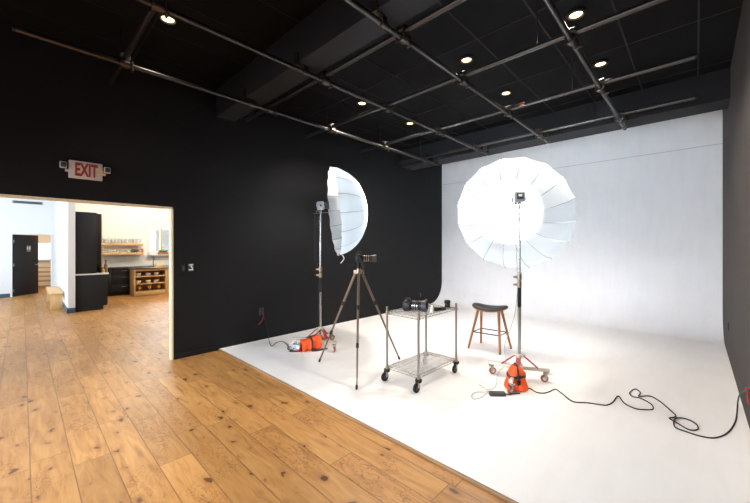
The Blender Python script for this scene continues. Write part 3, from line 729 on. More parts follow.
# wall plates
p = onx(183.2, 268, XL)
T = thing('light_switch', 'black light switch plate on the black wall beside the opening', 'switch', (XL, p.y, p.z))
MB().box((0.004, 0, 0), (0.008, 0.075, 0.118), bev=0.003).build('plate', BPLAST, T)
MB().box((0.010, 0, 0), (0.008, 0.034, 0.066), bev=0.002).build('rocker', DGREY, T)
p = onx(190.6, 267.3, XL)
T = thing('wall_controller', 'small grey and white wall controller right of the black switch', 'controller', (XL, p.y, p.z))
MB().box((0.006, 0, 0), (0.012, 0.075, 0.118), bev=0.003).build('plate', DGREY, T)
q = MB(); q.box((0.014, 0.0, 0.035), (0.006, 0.055, 0.016)); q.box((0.014, 0, -0.035), (0.006, 0.06, 0.016)); q.box((0.014, 0.012, 0.0), (0.006, 0.014, 0.05), Matrix.Rotation(0.5, 3, 'X')); q.build('buttons', WHITEP, T)
p = onx(261.3, 311.5, XL); pout = p
T = thing('wall_outlet', 'dark power outlet low on the black wall with a cord plugged in', 'outlet', (XL, p.y, p.z))
MB().box((0.004, 0, 0), (0.008, 0.08, 0.12), bev=0.003).build('plate', DGREY, T)
q = MB(); q.box((0.010, 0, 0.028), (0.006, 0.036, 0.034), bev=0.002); q.box((0.010, 0, -0.028), (0.006, 0.036, 0.034), bev=0.002); q.build('socket', BPLAST, T)
p = onx(420, 295, XL)
T = thing('wall_outlet', 'black power outlet on the black wall beyond the cart', 'outlet', (XL, p.y, p.z))
MB().box((0.004, 0, 0), (0.008, 0.08, 0.12), bev=0.003).build('plate', BPLAST, T)
MB().box((0.010, 0, 0), (0.006, 0.036, 0.09), bev=0.002).build('socket', DGREY, T)
p = onx(728.5, 326, XR)
T = thing('wall_outlet', 'dark power outlet on the brown right wall near the backdrop', 'outlet', (XR, p.y, p.z))
MB().box((-0.004, 0, 0), (0.008, 0.08, 0.12), bev=0.003).build('plate', BPLAST, T)
MB().box((-0.010, 0, 0), (0.006, 0.036, 0.09), bev=0.002).build('socket', DGREY, T)

# ------------------------------------------------------------------ rolling light stands
def caster(parent, at, heading, wr=0.042, tyre=REDRUB, plate=0.12, brake=True, trail=0.02):
    """wheel touching the floor, centre below `at` ; local coords, z measured from thing base (on the floor)"""
    x, y = at; h = Vector((math.cos(heading), math.sin(heading), 0)); sd = Vector((-h.y, h.x, 0))
    wc = Vector((x, y, wr))+h*trail
    f = MB()
    for s_ in (-1, 1):
        a = wc+sd*0.018*s_; b = Vector((x, y, plate-0.012))+sd*0.018*s_
        f.box((a+b)/2, (0.032, 0.004, (b.z-a.z)+0.02), Matrix.Rotation(heading, 3, 'Z'))
    f.cyl((x, y, plate-0.016), (x, y, plate), 0.026, n=16); f.cyl((x, y, plate), (x, y, plate+0.015), 0.01, n=10)
    c = f.build('caster', CHROME, parent)
    w_ = MB(); w_.lathe([(wr*0.55, -0.013), (wr*0.9, -0.013), (wr, -0.008), (wr, 0.008), (wr*0.9, 0.013), (wr*0.55, 0.013), (wr*0.55, -0.013)], 24, Matrix.Translation(wc) @ Matrix.Rotation(heading, 4, 'Z') @ Matrix.Rotation(PI/2, 4, 'X'))
    w_.build('tyre', tyre, c)
    hb = MB(); hb.cyl(wc-sd*0.012, wc+sd*0.012, wr*0.56, n=16); hb.cyl(wc-sd*0.022, wc+sd*0.022, wr*0.16, n=10); hb.build('hub', WHITEP if tyre is REDRUB else DGREY, c)
    if brake:
        bk = MB(); q0 = Vector((x, y, plate-0.03))-h*0.01; q1 = q0-h*0.055+Vector((0, 0, 0.008)); bk.box((q0+q1)/2, (0.07, 0.034, 0.008), Matrix.Rotation(heading, 3, 'Z') @ Matrix.Rotation(0.15, 3, 'Y'), bev=0.002); bk.build('brake_lever', WHITEP, c)
    return c

def light_stand(label, center, casters, ztop, headings):
    T = thing('light_stand', label, 'light stand', center)
    cx, cy = center[0], center[1]
    hub = MB(); hub.cyl((0, 0, 0.08), (0, 0, 0.17), 0.042, n=20); hub.cyl((0, 0, 0.17), (0, 0, 0.19), 0.03, n=20); hub.build('hub', ALU, T)
    br = MB(); br.cyl((0, 0, 0.255), (0, 0, 0.30), 0.034, n=20)
    for (px, py) in casters:
        d = Vector((px-cx, py-cy, 0)).normalized(); br.box(d*0.04+Vector((0, 0, 0.278)), (0.05, 0.03, 0.03), Matrix.Rotation(math.atan2(d.y, d.x), 3, 'Z'), bev=0.003)
    br.build('brace_collar', ALU, T)
    for (px, py), hd_ in zip(casters, headings):
        d = Vector((px-cx, py-cy, 0)); L_ = d.length; d.normalize(); a = math.atan2(d.y, d.x)
        leg = MB(); mid = d*((L_+0.02)/2+0.01)+Vector((0, 0, 0.118+0.017)); leg.box(mid, (L_+0.0, 0.038, 0.034), Matrix.Rotation(a, 3, 'Z'), bev=0.003)
        lg = leg.build('leg', ALU, T)
        MB().box(d*(L_+0.026)+Vector((0, 0, 0.135)), (0.012, 0.041, 0.037), Matrix.Rotation(a, 3, 'Z'), bev=0.002).build('end_cap', ALU, lg)
        bb = MB(); sd = Vector((-d.y, d.x, 0))
        for s_ in (-1, 1):
            bb.tube([d*0.045+sd*0.016*s_+Vector((0, 0, 0.278)), d*0.20+sd*0.022*s_+Vector((0, 0, 0.148))], 0.006, 8)
        bb.box(d*0.12+Vector((0, 0, 0.213)), (0.19, 0.026, 0.008), Matrix.Rotation(a, 3, 'Z') @ Matrix.Rotation(math.atan2(0.13, 0.155), 3, 'Y'), bev=0.002)
        tag(bb.build('brace', RED, T), 'red folding brace')
        caster(T, (px-cx, py-cy), hd_, 0.042, REDRUB, 0.118)
    col = MB(); col.cyl((0, 0, 0.15), (0, 0, 0.86), 0.0175, n=20); col.build('lower_column', CHROME, T)
    sl = MB(); sl.cyl((0, 0, 0.85), (0, 0, 1.08), 0.0215, n=20); sl.build('grip_sleeve', RUBBER, T)
    for z in (1.11, 1.20):
        k = MB(); k.cyl((0, 0, z-0.035), (0, 0, z+0.03), 0.025, n=20); k.cyl((0, 0, z+0.03), (0, 0, z+0.04), 0.021, n=20)
        k.box((-0.03*CA, -0.03*SA, z), (0.03, 0.02, 0.03), Matrix.Rotation(YAW, 3, 'Z'), bev=0.003)
        c_ = k.build('collar', BRASSY, T)
        kn = MB(); d = Vector((-CA, -SA, 0)); kn.cyl(d*0.03+Vector((0, 0, z)), d*0.055+Vector((0, 0, z)), 0.006, n=10); kn.cyl(d*0.052+Vector((0, 0, z)), d*0.068+Vector((0, 0, z)), 0.013, n=10); kn.build('knob', BRASSY, c_)
    up = MB(); up.cyl((0, 0, 1.08), (0, 0, 1.62), 0.0150, n=18); up.build('middle_column', CHROME, T)
    k = MB(); k.cyl((0, 0, 1.60), (0, 0, 1.63), 0.018, n=18); k.build('joint_ring', CHROME, T)
    up = MB(); up.cyl((0, 0, 1.62), (0, 0, ztop), 0.0115, n=16); up.build('upper_column', CHROME, T)
    return T

def studio_light(label, base, axis, zc):
    """head on a stand: local +Z is up, light aims along `axis` (world dir)"""
    T = thing('studio_light', label, 'studio light', base)
    ax = Vector(axis).normalized(); q = ax.to_track_quat('Z', 'Y'); M = Matrix.Translation(Vector((0, 0, zc-base[2]))) @ q.to_matrix().to_4x4()
    # keep the housing upright: x axis horizontal
    zx = ax; xx = Vector((0, 0, 1)).cross(zx).normalized(); yy = zx.cross(xx)
    M = Matrix.Translation(Vector((0, 0, zc-base[2]))) @ Matrix((xx, yy, zx)).transposed().to_4x4()
    b = MB(); b.box((0, 0, 0), (0.124, 0.124, 0.11), bev=0.018); b.bm.transform(M); b.build('housing', HEADG, T)
    p = MB(); p.box((0, 0, -0.057), (0.075, 0.07, 0.006), bev=0.002); p.bm.transform(M); pp = p.build('back_panel', DGREY, T)
    p = MB(); p.box((0.0, 0.008, -0.0615), (0.04, 0.025, 0.003)); p.bm.transform(M); tag(p.build('display', WHITEP, pp), 'pale display')
    f = MB(); f.lathe([(0.035, 0.05), (0.050, 0.055), (0.052, 0.08), (0.066, 0.13), (0.064, 0.13), (0.048, 0.082), (0.03, 0.075)], 28); f.bm.transform(M); f.build('reflector', DGREY, T)
    f = MB(); f.lathe([(0, 0.102), (0.018, 0.098), (0.024, 0.08), (0.0, 0.078)], 16); f.bm.transform(M); f.build('flash_tube', FLASH, T)
    y = MB()
    y.tube([M @ Vector((-0.068, 0, 0)), M @ Vector((-0.078, -0.03, -0.0)), M @ Vector((-0.066, -0.072, 0)), M @ Vector((-0.02, -0.092, 0)), M @ Vector((0.02, -0.092, 0)), M @ Vector((0.04, -0.075, 0))], 0.006, 8)
    y.cyl((0, 0, -0.005), (0, 0, 0.045), 0.017, n=16)
    y.cyl(M @ Vector((-0.07, 0, 0)), M @ Vector((-0.05, 0, 0)), 0.014, n=12)
    y.build('yoke', CHROME, T)
    u = MB(); a = M @ Vector((0.0, -0.085, -0.09)); c = M @ Vector((0.0, -0.085, 0.06)); u.box((a+c)/2, (0.03, 0.03, 0.03), bev=0.004)
    u.build('umbrella_clamp', CHROME, T)
    k = MB(); k.cyl(Vector((0, 0, 0.015)), Vector((-0.055*CA, -0.055*SA, 0.015)), 0.005, n=8); k.cyl(Vector((-0.05*CA, -0.05*SA, 0.015)), Vector((-0.065*CA, -0.065*SA, 0.015)), 0.011, n=10); k.build('tilt_knob', CHROME, T)
    return T, M

NR = 16; UR = 0.708; UD = 0.53
def depth(r): return UD*(1-r**2.1)**0.56 if r < 1 else 0
def umbrella(label, C0, axis, roll, shaft_back, tie_dir):
    ax = Vector(axis).normalized(); zx = ax; xx = Vector((0, 0, 1)).cross(zx).normalized(); yy = zx.cross(xx)
    q = Matrix((xx, yy, zx)).transposed().to_quaternion()
    T = thing('diffusion_umbrella', label, 'umbrella', C0, quat=q)
    t = bmesh.new()
    angs = []; mats = []
    for k in range(NR):
        a0 = 2*PI*k/NR+roll
        w = 0.006/1.0
        for f_, m_ in ((-0.022, 1), (0.022, 0), (0.27, 0), (0.5, 0), (0.73, 0)):
            angs.append((a0+f_*2*PI/NR, m_, f_))
    rs = [1, 0.97, 0.93, 0.88, 0.82, 0.75, 0.67, 0.58, 0.48, 0.37, 0.25, 0.13, 0.03]
    V = []
    for r in rs:
        ring = []
        for a, m_, f_ in angs:
            ff = f_ if f_ > 0 else 0
            # flat panels: chord between ribs, rim scooped a little
            h = PI/NR; off = (ff-0.5)*2*h if f_ >= 0 else h
            off = abs(off)
            rad = UR*r*math.cos(h)/math.cos(h-(h-off)) if True else UR*r
            rad = UR*r*math.cos(h)/math.cos(off)
            zz = depth(r)
            if r == 1 and 0.1 < ff < 0.9: zz += 0.012*(1-abs(ff-0.5)*2); rad *= 0.994
            ring.append(t.verts.new((rad*math.cos(a), rad*math.sin(a), zz)))
        V.append(ring)
    n = len(angs)
    for A, B in zip(V, V[1:]):
        for j in range(n):
            f = t.faces.new((A[j], A[(j+1) % n], B[(j+1) % n], B[j])); f.material_index = angs[j][1]
    t.faces.new(V[-1])
    me = bpy.data.meshes.new('canopy'); t.to_mesh(me); t.free(); me.materials.append(UFAB); me.materials.append(USEAM)
    for p in me.polygons: p.use_smooth = True
    o = bpy.data.objects.new('canopy', me); C.objects.link(o); o.parent = T
    rib0 = None
    for k in range(NR):
        a = 2*PI*k/NR+roll
        if rib0 is None:
            pts = [(UR*r*0.992-0.004, 0, depth(r)-0.006) for r in rs]; m = MB(); m.tube(pts, 0.0022, 6); m.ball((UR, 0, 0.002), 0.006, 8)
            rib0 = m.build('rib', CHROME); rb = rib0
            s_ = MB(); s_.tube([(0.012, 0, 0.20), (UR*0.50, 0, depth(0.50)-0.012)], 0.0018, 6); st0 = s_.build('strut', CHROME, rib0)
        else: rb = copy_tree(rib0)
        rb.parent = T; rb.rotation_euler = (0, 0, a)
    sh = MB(); sh.cyl((0, 0, -shaft_back), (0, 0, UD+0.02), 0.0045, n=10); sh.build('shaft', CHROME, T)
    rn = MB(); rn.cyl((0, 0, 0.18), (0, 0, 0.22), 0.014, n=12); rn.cyl((0, 0, UD-0.03), (0, 0, UD+0.004), 0.014, n=12); rn.build('runner', BPLAST, T)
    fe = MB(); fe.cyl((0, 0, UD), (0, 0, UD+0.035), 0.006, 0.004, n=10); fe.build('ferrule', CHROME, T)
    a = tie_dir; tp = Vector((UR*0.985*math.cos(a), UR*0.985*math.sin(a), 0.03)); dn = q.inverted() @ Vector((0, 0, -1))
    side = q.inverted() @ Vector((0.02, 0.02, 0))
    tie = MB(); P = catmull([tp, tp+dn*0.03+side, tp+dn*0.07+side*1.5, tp+dn*0.12+side*0.3, tp+dn*0.14-side*0.4], 5)
    tie.tube(P, 0.006, 6); tie.build('tie_strap', WHITEP, T)
    return T, q

# right light
cs = [fl(491, 373.8), fl(546.3, 382), fl(511.4, 393.6)]
Fp = 3.95; ctr = FR(Fp, (519.3-375)/FPX*Fp, CYC)
light_stand('chrome rolling light stand with red braces in front of the round umbrella', ctr, [(c.x, c.y) for c in cs], 2.11-CYC, [YAW+0.1, YAW+PI-0.1, -PI/2+YAW-0.9])
AX = (FR(.74, .154, -.07)).normalized()
ZH = 2.155
T, Mh = studio_light('grey studio strobe facing away into the round umbrella', (ctr.x, ctr.y, 2.07), AX, ZH)
C0 = UVF(515, 211.8, 4.20)
def cam_roll(q):  return 0
umbrella('large round white diffusion umbrella glowing at its centre', C0, AX, PI/NR*0.9, 0.36, -PI/2+0.55)
lp = Vector((ctr.x, ctr.y, 2.07))+(Mh @ Vector((0, 0, 0.135)))
LAMP_R = spot('strobe_lamp', lp, AX, 1150, (0.84, 0.92, 1.0), R_(80), 0.4, 0.03)
# left light
Fl_ = 5.27; ctl = FR(Fl_, (320.4-375)/FPX*Fl_, CYC)
aF = -0.53; cl1 = fl(338.6, 353.4); r0 = Vector((cl1.x-ctl.x, cl1.y-ctl.y)); r0 = r0.normalized()*0.38
cl = []
for k in range(3):
    a = math.atan2(r0.y, r0.x)+2*PI*k/3; cl.append((ctl.x+0.38*math.cos(a), ctl.y+0.38*math.sin(a)))
light_stand('chrome rolling light stand with red braces beside the black wall', ctl, cl, 2.13-CYC, [YAW-PI/2+0.2, YAW, YAW+PI/2])
AXL = Vector((math.cos(R_(43.6+14)), math.sin(R_(43.6+14)), 0.10)).normalized()
ZHL = 2.215
T, Ml = studio_light('grey studio strobe seen side-on behind the side-on umbrella', (ctl.x, ctl.y, 2.115), AXL, ZHL)
C1 = UVF(333.6, 212, 5.36)
umbrella('white diffusion umbrella seen side-on against the black wall', C1, AXL, PI/NR*0.6, 0.34, -PI/2-0.25)
lp = Vector((ctl.x, ctl.y, 2.115))+(Ml @ Vector((0, 0, 0.135)))
LAMP_L = spot('strobe_lamp', lp, AXL, 470, (0.84, 0.92, 1.0), R_(88), 0.6, 0.03)

# ------------------------------------------------------------------ sandbags
def lobes_bag(name, label, base, rotz, W, D_, H):
    """saddle sandbag hanging like a tent: two lobes joined at the top"""
    T = thing(name, label, 'sandbag', base, rotz)
    def surf(lx, wdt, off=0.0, full=0.0):
        def f(u, v):
            a = 2*PI*u; z = H*(0.0+v); s_ = max(0.0, math.sin(PI*min(1, max(0, 0.06+0.92*(1-v)**0.8)))) 
            th = (0.38+0.62*(1-v)**0.45)*(1-max(0, (0.12-v)/0.12)**2*0.45)
            th = th*(1-full)+full*(1-max(0, (v-0.72)/0.28)**2*0.75); hx = wdt*0.5*th; hy = D_*0.5*(0.45+0.55*(1-v)**0.5)*(1-max(0, (0.10-v)/0.10)**2*0.35)
            c, s2 = math.cos(a), math.sin(a); e = 0.75
            x = hx*abs(c)**e*(1 if c >= 0 else -1); y = hy*abs(s2)**e*(1 if s2 >= 0 else -1)
            wob = 1+0.05*math.sin(7*a+3*v)+0.04*math.sin(13*v+a*2)
            nx = (hx+off)/max(hx, 1e-4); ny = (hy+off)/max(hy, 1e-4)
            return Vector((lx*(1-v)**0.9+x*wob*nx, y*wob*ny, z))
        return f
    m = MB(); m.grid(surf(-W*0.20, W*0.52), 40, 24, cu=True); m.grid(surf(W*0.17, W*0.62, full=0.75), 40, 24, cu=True)
    for lx, wd_, fu in ((-W*0.20, W*0.52, 0), (W*0.17, W*0.62, 0.75)):
        f = surf(lx, wd_, 0, fu); t = bmesh.new(); t.faces.new([t.verts.new(f(i/40, 0)) for i in range(40)]); m._merge(t)
        t = bmesh.new(); t.faces.new([t.verts.new(f(i/40, 1)) for i in range(40)]); m._merge(t)
    m.build('bag', ORANGE, T, ang=60)
    s_ = MB()
    for lx, wd_, fu in ((-W*0.20, W*0.52, 0), (W*0.17, W*0.62, 0.75)):
        f = surf(lx, wd_, 0.006, fu); s_.grid(lambda u, v, f=f: f(u, 0.58+0.10*v+0.06*math.sin(2*PI*u+1.0)), 40, 3, cu=True)
    s_.build('girth_strap', WEB, T, ang=60)
    s_ = MB()
    ys = -D_*0.5
    s_.tube([(-0.01, ys*0.98, H*0.30), (-0.008, ys*0.92, H*0.55), (-0.004, ys*0.72, H*0.85), (0, ys*0.3, H*1.03), (0, -ys*0.3, H*1.03)], 0.011, 8)
    s_.build('top_strap', WEB, T)
    b = MB(); b.box((-0.008, ys*1.04, H*0.42), (0.035, 0.018, 0.05), bev=0.004); b.build('buckle', BPLAST, T)
    return T
bg = fl(519.5, 393.0); bg = Vector((bg.x, bg.y, CYC))+Vector((-SA, CA, 0))*0.10
lobes_bag('sandbag', 'orange sandbag with black straps draped over the leg of the round umbrella\'s stand', bg, YAW, 0.255, 0.20, 0.262)

def lying_bag(label, a, b, r, base_z):
    a = Vector(a); b = Vector(b); d = b-a; L_ = d.length; ang = math.atan2(d.y, d.x)
    T = thing('sandbag', label, 'sandbag', (a.x, a.y, base_z), ang)
    def f(u, v, off=0):
        t = 2*PI*v; x = L_*u
        e = 1.0 - 0.10*math.sin(PI*u*2)**2
        ry = (r*1.05+off)*(1.0+0.10*u)*e; rz = (r*0.98+off)*(0.85+0.28*u)*e
        c, s_ = math.cos(t), math.sin(t); p_ = 0.72
        yy = ry*abs(c)**p_*(1 if c > 0 else -1); zz = rz*abs(s_)**p_*(1 if s_ > 0 else -1)
        w_ = 1+0.035*math.sin(9*t+6*u)+0.03*math.sin(15*u+2*t)
        return Vector((x, yy*w_, r*(0.85+0.28*u)*0.98+zz*w_))
    m = MB(); m.grid(f, 26, 36, cv=True)
    for u in (0, 1):
        t = bmesh.new(); t.faces.new([t.verts.new(f(u, i/36)) for i in range(36)]); m._merge(t)
    m.build('bag', ORANGE, T, ang=60)
    s_ = MB(); s_.grid(lambda u, v: f(0.42+0.10*u, v, 0.005), 3, 36, cv=True); s_.build('girth_strap', WEB, T, ang=60)
    s_ = MB(); P = catmull([f(0.30, 0.22, 0.006), f(0.5, 0.24, 0.012), f(0.8, 0.25, 0.02), Vector((L_+0.03, 0.0, r*2.9))], 6); s_.tube(P, 0.010, 8); s_.build('handle_strap', WEB, T)
    s_ = MB(); s_.tube(catmull([Vector((L_*0.45, -r*1.15, 0.015)), Vector((L_*0.8, -r*1.25, 0.012)), Vector((L_+0.10, -r*0.9, 0.012))], 6), 0.010, 8); s_.build('loose_strap', WEB, T)
    return T
pA = fl(300.5, 353.0); pB = fl(318.0, 350.2)
off_ = Vector((-SA, CA, 0))*0.09
lying_bag('orange sandbag with a black strap lying at the foot of the wall-side light stand', pA+off_, pB+off_, 0.098, CYC)

# power pack at its end
pp = fl(295.0, 352.0)+Vector((-SA, CA, 0))*0.05
T = thing('power_pack', 'grey and white battery power pack beside the lying orange sandbag', 'power pack', (pp.x, pp.y, CYC), YAW)
MB().box((0.01, 0, 0.055), (0.13, 0.10, 0.10), bev=0.012).build('case', HEADG, T)
MB().box((0.0, 0, 0.012), (0.16, 0.11, 0.024), bev=0.006).build('base_rail', BPLAST, T)
MB().box((0.045, -0.052, 0.06), (0.04, 0.012, 0.07), bev=0.003).build('panel', WHITEP, T)
tag(MB().box((0.05, -0.045, 0.03), (0.06, 0.03, 0.035), bev=0.008).build('red_cap', RED, T), 'red end cap')
MB().tube(catmull([(0.03, 0, 0.10), (0.01, 0, 0.15), (-0.04, 0, 0.145), (-0.085, 0, 0.08), (-0.08, 0, 0.03)], 6), 0.006, 8).build('carry_handle', WHITEP, T)
MB().tube(catmull([(-0.06, -0.05, 0.03), (-0.10, -0.06, 0.04), (-0.11, -0.03, 0.06), (-0.06, 0.0, 0.06), (-0.02, -0.06, 0.05), (-0.08, -0.07, 0.01)], 6), 0.005, 8).build('coiled_lead', BPLAST, T)

# ------------------------------------------------------------------ camera tripod
fA, fB, fC = fl(319, 362), fl(356.6, 390), fl(399.7, 359.5)
cen = (fA+fB+fC)/3
# apex so that it stands below the camera at its place
Fa = -SA*cen.x+CA*cen.y
ap = UVF(358.8, 272.5, Fa)
T = thing('camera_tripod', 'bronze tube camera tripod with black locks in front of the side-on umbrella', 'tripod', (ap.x, ap.y, CYC))
base = Vector((ap.x, ap.y, CYC)); apz = ap.z-CYC
for ft in (fA, fB, fC):
    tgt = Vector((ft.x-ap.x, ft.y-ap.y, 0.0)); d = tgt.normalized(); top = Vector((0, 0, apz))+Vector((d.x, d.y, 0)).normalized()*0.045
    v = tgt-top; n_ = v.normalized()
    s1, s2 = top+v*0.33, top+v*0.655
    lg = MB(); lg.cyl(top, s1, 0.0155, n=16); lg.cyl(s1, s2, 0.0130, n=16); lg.cyl(s2, tgt-n_*0.03, 0.0108, n=14)
    L1 = lg.build('leg', BRONZE, T)
    for sq, rq in ((s1, 0.0195), (s2, 0.017)): tag(MB().cyl(sq-n_*0.027, sq+n_*0.027, rq, n=16).build('twist_lock', RUBBER, L1), 'black twist lock')
    ft_ = MB(); ft_.cyl(tgt-n_*0.05, tgt-n_*0.012, 0.014, n=14); ft_.ball(tgt-n_*0.014+Vector((0, 0, 0.0)), 0.013, 10); ft_.build('rubber_foot', RUBBER, L1)
    hn = MB(); hn.box(top+Vector((0, 0, 0.005)), (0.045, 0.04, 0.05), Matrix.Rotation(math.atan2(d.y, d.x), 3, 'Z'), bev=0.005); hn.build('leg_hinge', BRASSY, L1)
sp = MB(); sp.cyl((0, 0, apz-0.01), (0, 0, apz+0.03), 0.042, n=20); sp.cyl((0, 0, apz+0.03), (0, 0, apz+0.05), 0.028, n=20); sp.build('spider', BRASSY, T)
cc = MB(); cc.cyl((0, 0, apz-0.22), (0, 0, apz+0.07), 0.0125, n=16); cc.cyl((0, 0, apz-0.235), (0, 0, apz-0.215), 0.016, n=14); cc.build('centre_column', BPLAST, T)
hd_ = MB(); hd_.cyl((0, 0, apz+0.05), (0, 0, apz+0.075), 0.027, n=20); hd_.ball((0, 0, apz+0.09), 0.026, 16); hd_.cyl((0, 0, apz+0.105), (0, 0, apz+0.12), 0.026, n=20)
hd_.cyl((0, 0, apz+0.085), (0.06*CA, 0.06*SA, apz+0.085), 0.008, n=10); hd_.ball((0.065*CA, 0.065*SA, apz+0.085), 0.014, 10)
hd_.build('ball_head', BPLAST, T)
pan = MB(); pan.tube([(-0.02*CA, -0.02*SA, apz+0.08), (-0.07*CA, -0.07*SA, apz+0.105)], 0.005, 8); pan.build('pan_handle', BPLAST, T)

def dslr(label, loc, rotz, lens_len, lens_r, rings=True, tilt=0.0, strap=True, sc=1.0, ringmat=None):
    """lens looks along local +X, body origin at its underside centre"""
    T = thing('camera', label, 'camera', loc, rotz); T.scale = (sc, sc, sc)
    b = MB(); b.box((0, 0, 0.048), (0.062, 0.135, 0.082), bev=0.012); b.box((0.012, -0.052, 0.045), (0.075, 0.034, 0.080), bev=0.012)
    b.box((0.005, 0, 0.003), (0.05, 0.11, 0.008))
    B_ = b.build('body', BPLAST, T)
    p = MB(); p.box((0.004, 0, 0.102), (0.062, 0.058, 0.038), bev=0.011, taper=0.78); p.build('viewfinder_hump', BPLAST, T)
    p = MB(); p.cyl((0.005, -0.048, 0.088), (0.005, -0.048, 0.100), 0.012, n=14); p.cyl((0.0, 0.048, 0.088), (0.0, 0.048, 0.102), 0.016, n=16); p.build('dial', DGREY, T)
    p = MB(); p.box((-0.033, 0.008, 0.045), (0.004, 0.075, 0.05), bev=0.001); p.build('screen', DGREY, T)
    l = MB(); x0 = 0.028; L_ = lens_len; r = lens_r
    Mx = Matrix.Translation((0, 0, 0.050)) @ Matrix.Rotation(PI/2, 4, 'Y')
    l.lathe([(0, x0), (r*0.82, x0), (r*0.82, x0+L_*0.12), (r*0.92, x0+L_*0.15), (r*0.92, x0+L_*0.4), (r*0.86, x0+L_*0.42), (r*0.86, x0+L_*0.5), (r, x0+L_*0.55), (r, x0+L_*0.72), (0, x0+L_*0.72)], 28, Mx)
    Ln = l.build('lens', BPLAST, T)
    h = MB(); h.lathe([(r*1.02, x0+L_*0.70), (r*1.22, x0+L_), (r*1.18, x0+L_), (r*0.98, x0+L_*0.73)], 28, Mx); h.build('lens_hood', DGREY, Ln)
    g = MB(); g.lathe([(0, x0+L_*0.73), (r*0.9, x0+L_*0.722), (r*0.9, x0+L_*0.718)], 24, Mx); g.build('front_glass', mat('lens_glass', (0.02, 0.02, 0.035), 0.06), Ln)
    if rings:
        k = MB()
        for f0 in (0.17, 0.30, 0.44): k.lathe([(r*0.80, x0+L_*f0), (r*0.965, x0+L_*f0), (r*0.965, x0+L_*(f0+0.055)), (r*0.80, x0+L_*(f0+0.055))], 28, Mx)
        tag(k.build('zoom_ring', ringmat or CHROME, Ln), 'pale metal rings')
    if strap:
        s_ = MB(); s_.tube(catmull([(0, -0.069, 0.075), (0.03, -0.085, 0.02), (0.045, -0.08, -0.06), (0.03, -0.02, -0.13), (0.04, 0.05, -0.06), (0.02, 0.08, 0.02), (0, 0.069, 0.075)], 6), 0.0055, 6); s_.build('neck_strap', WEB, T)
    return T
dslr('black camera with a hooded lens mounted on the tripod', (ap.x, ap.y, CYC+apz+0.121), YAW+0.08, 0.16, 0.034, rings=True, ringmat=BRASSY, sc=1.18)

# ------------------------------------------------------------------ wire cart
X0, X1, Y0, Y1 = -2.60, -2.15, 2.93, 3.71
cc_ = Vector(((X0+X1)/2, (Y0+Y1)/2, CYC)); hx, hy = (X1-X0)/2, (Y1-Y0)/2
T = thing('wire_cart', 'two-shelf chrome wire cart on four black casters', 'cart', cc_)
ZB, ZT, ZPT = 0.165, 0.80, 0.845
def wire_shelf(z):
    s_ = MB(); r = 0.0032; dz = 0.030; mx, my = hx-0.01, hy-0.01
    for zz in (z, z-dz):
        s_.tube([(-mx, -my, zz), (mx, -my, zz), (mx, my, zz), (-mx, my, zz)], r, 6, closed=True)
    for (p, q_) in (((-mx, -my), (mx, -my)), ((mx, -my), (mx, my)), ((mx, my), (-mx, my)), ((-mx, my), (-mx, -my))):
        L_ = math.hypot(q_[0]-p[0], q_[1]-p[1]); n = int(L_/0.03); P = []
        for i in range(n+1):
            t_ = i/n; P.append((p[0]+(q_[0]-p[0])*t_, p[1]+(q_[1]-p[1])*t_, z-dz*(i % 2)))
        s_.tube(P, 0.0022, 5)
    n = int(2*my/0.025)
    for i in range(1, n):
        y = -my+2*my*i/n; s_.cyl((-mx, y, z+0.003), (mx, y, z+0.003), 0.0016, n=5)
    for x in (-mx*0.5, 0, mx*0.5): s_.cyl((x, -my, z-0.001), (x, my, z-0.001), 0.003, n=6)
    return s_
def deck(z):
    m = MB(); m.aabb((-hx+0.015, -hy+0.015, z+0.005), (hx-0.015, hy-0.015, z+0.0075)); return m
LINER = glass_mat('translucent_shelf_liner', (0.62, 0.62, 0.62), 0.2, 0.68)
for z in (ZB, ZT):
    sh = wire_shelf(z).build('shelf', WIRE, T)
    tag(deck(z).build('liner', LINER, sh), 'translucent plastic shelf liner')
k_ = 0
for sx_, sy_ in ((-1, -1), (1, -1), (1, 1), (-1, 1)):
    px, py = sx_*hx, sy_*hy
    p = MB(); p.cyl((px, py, 0.125), (px, py, ZPT), 0.0125, n=16)
    for z in [0.2+0.05*i for i in range(13)]: p.cyl((px, py, z), (px, py, z+0.004), 0.0132, n=16)
    P_ = p.build('post', WIRE, T)
    MB().cyl((px, py, ZPT-0.002), (px, py, ZPT+0.012), 0.0145, 0.011, n=16).build('cap', BRASSY, P_)
    for z in (ZB, ZT): MB().cyl((px, py, z-0.032), (px, py, z+0.008), 0.019, 0.0165, n=16).build('shelf_collar', BRASSY, P_)
    bp = MB(); bp.cyl((px, py, 0.108), (px, py, 0.134), 0.036, n=20); bp.cyl((px, py, 0.10), (px, py, 0.108), 0.028, n=20); bp.build('bumper', RUBBER, T)
    caster(T, (px, py), [YAW-PI/2-0.9, YAW-PI/2-0.8, YAW-PI/2-0.7, YAW-PI/2-0.5][k_], 0.051, RUBBER, 0.118, brake=False, trail=0.034); k_ += 1
ztop = CYC+ZT+0.0075
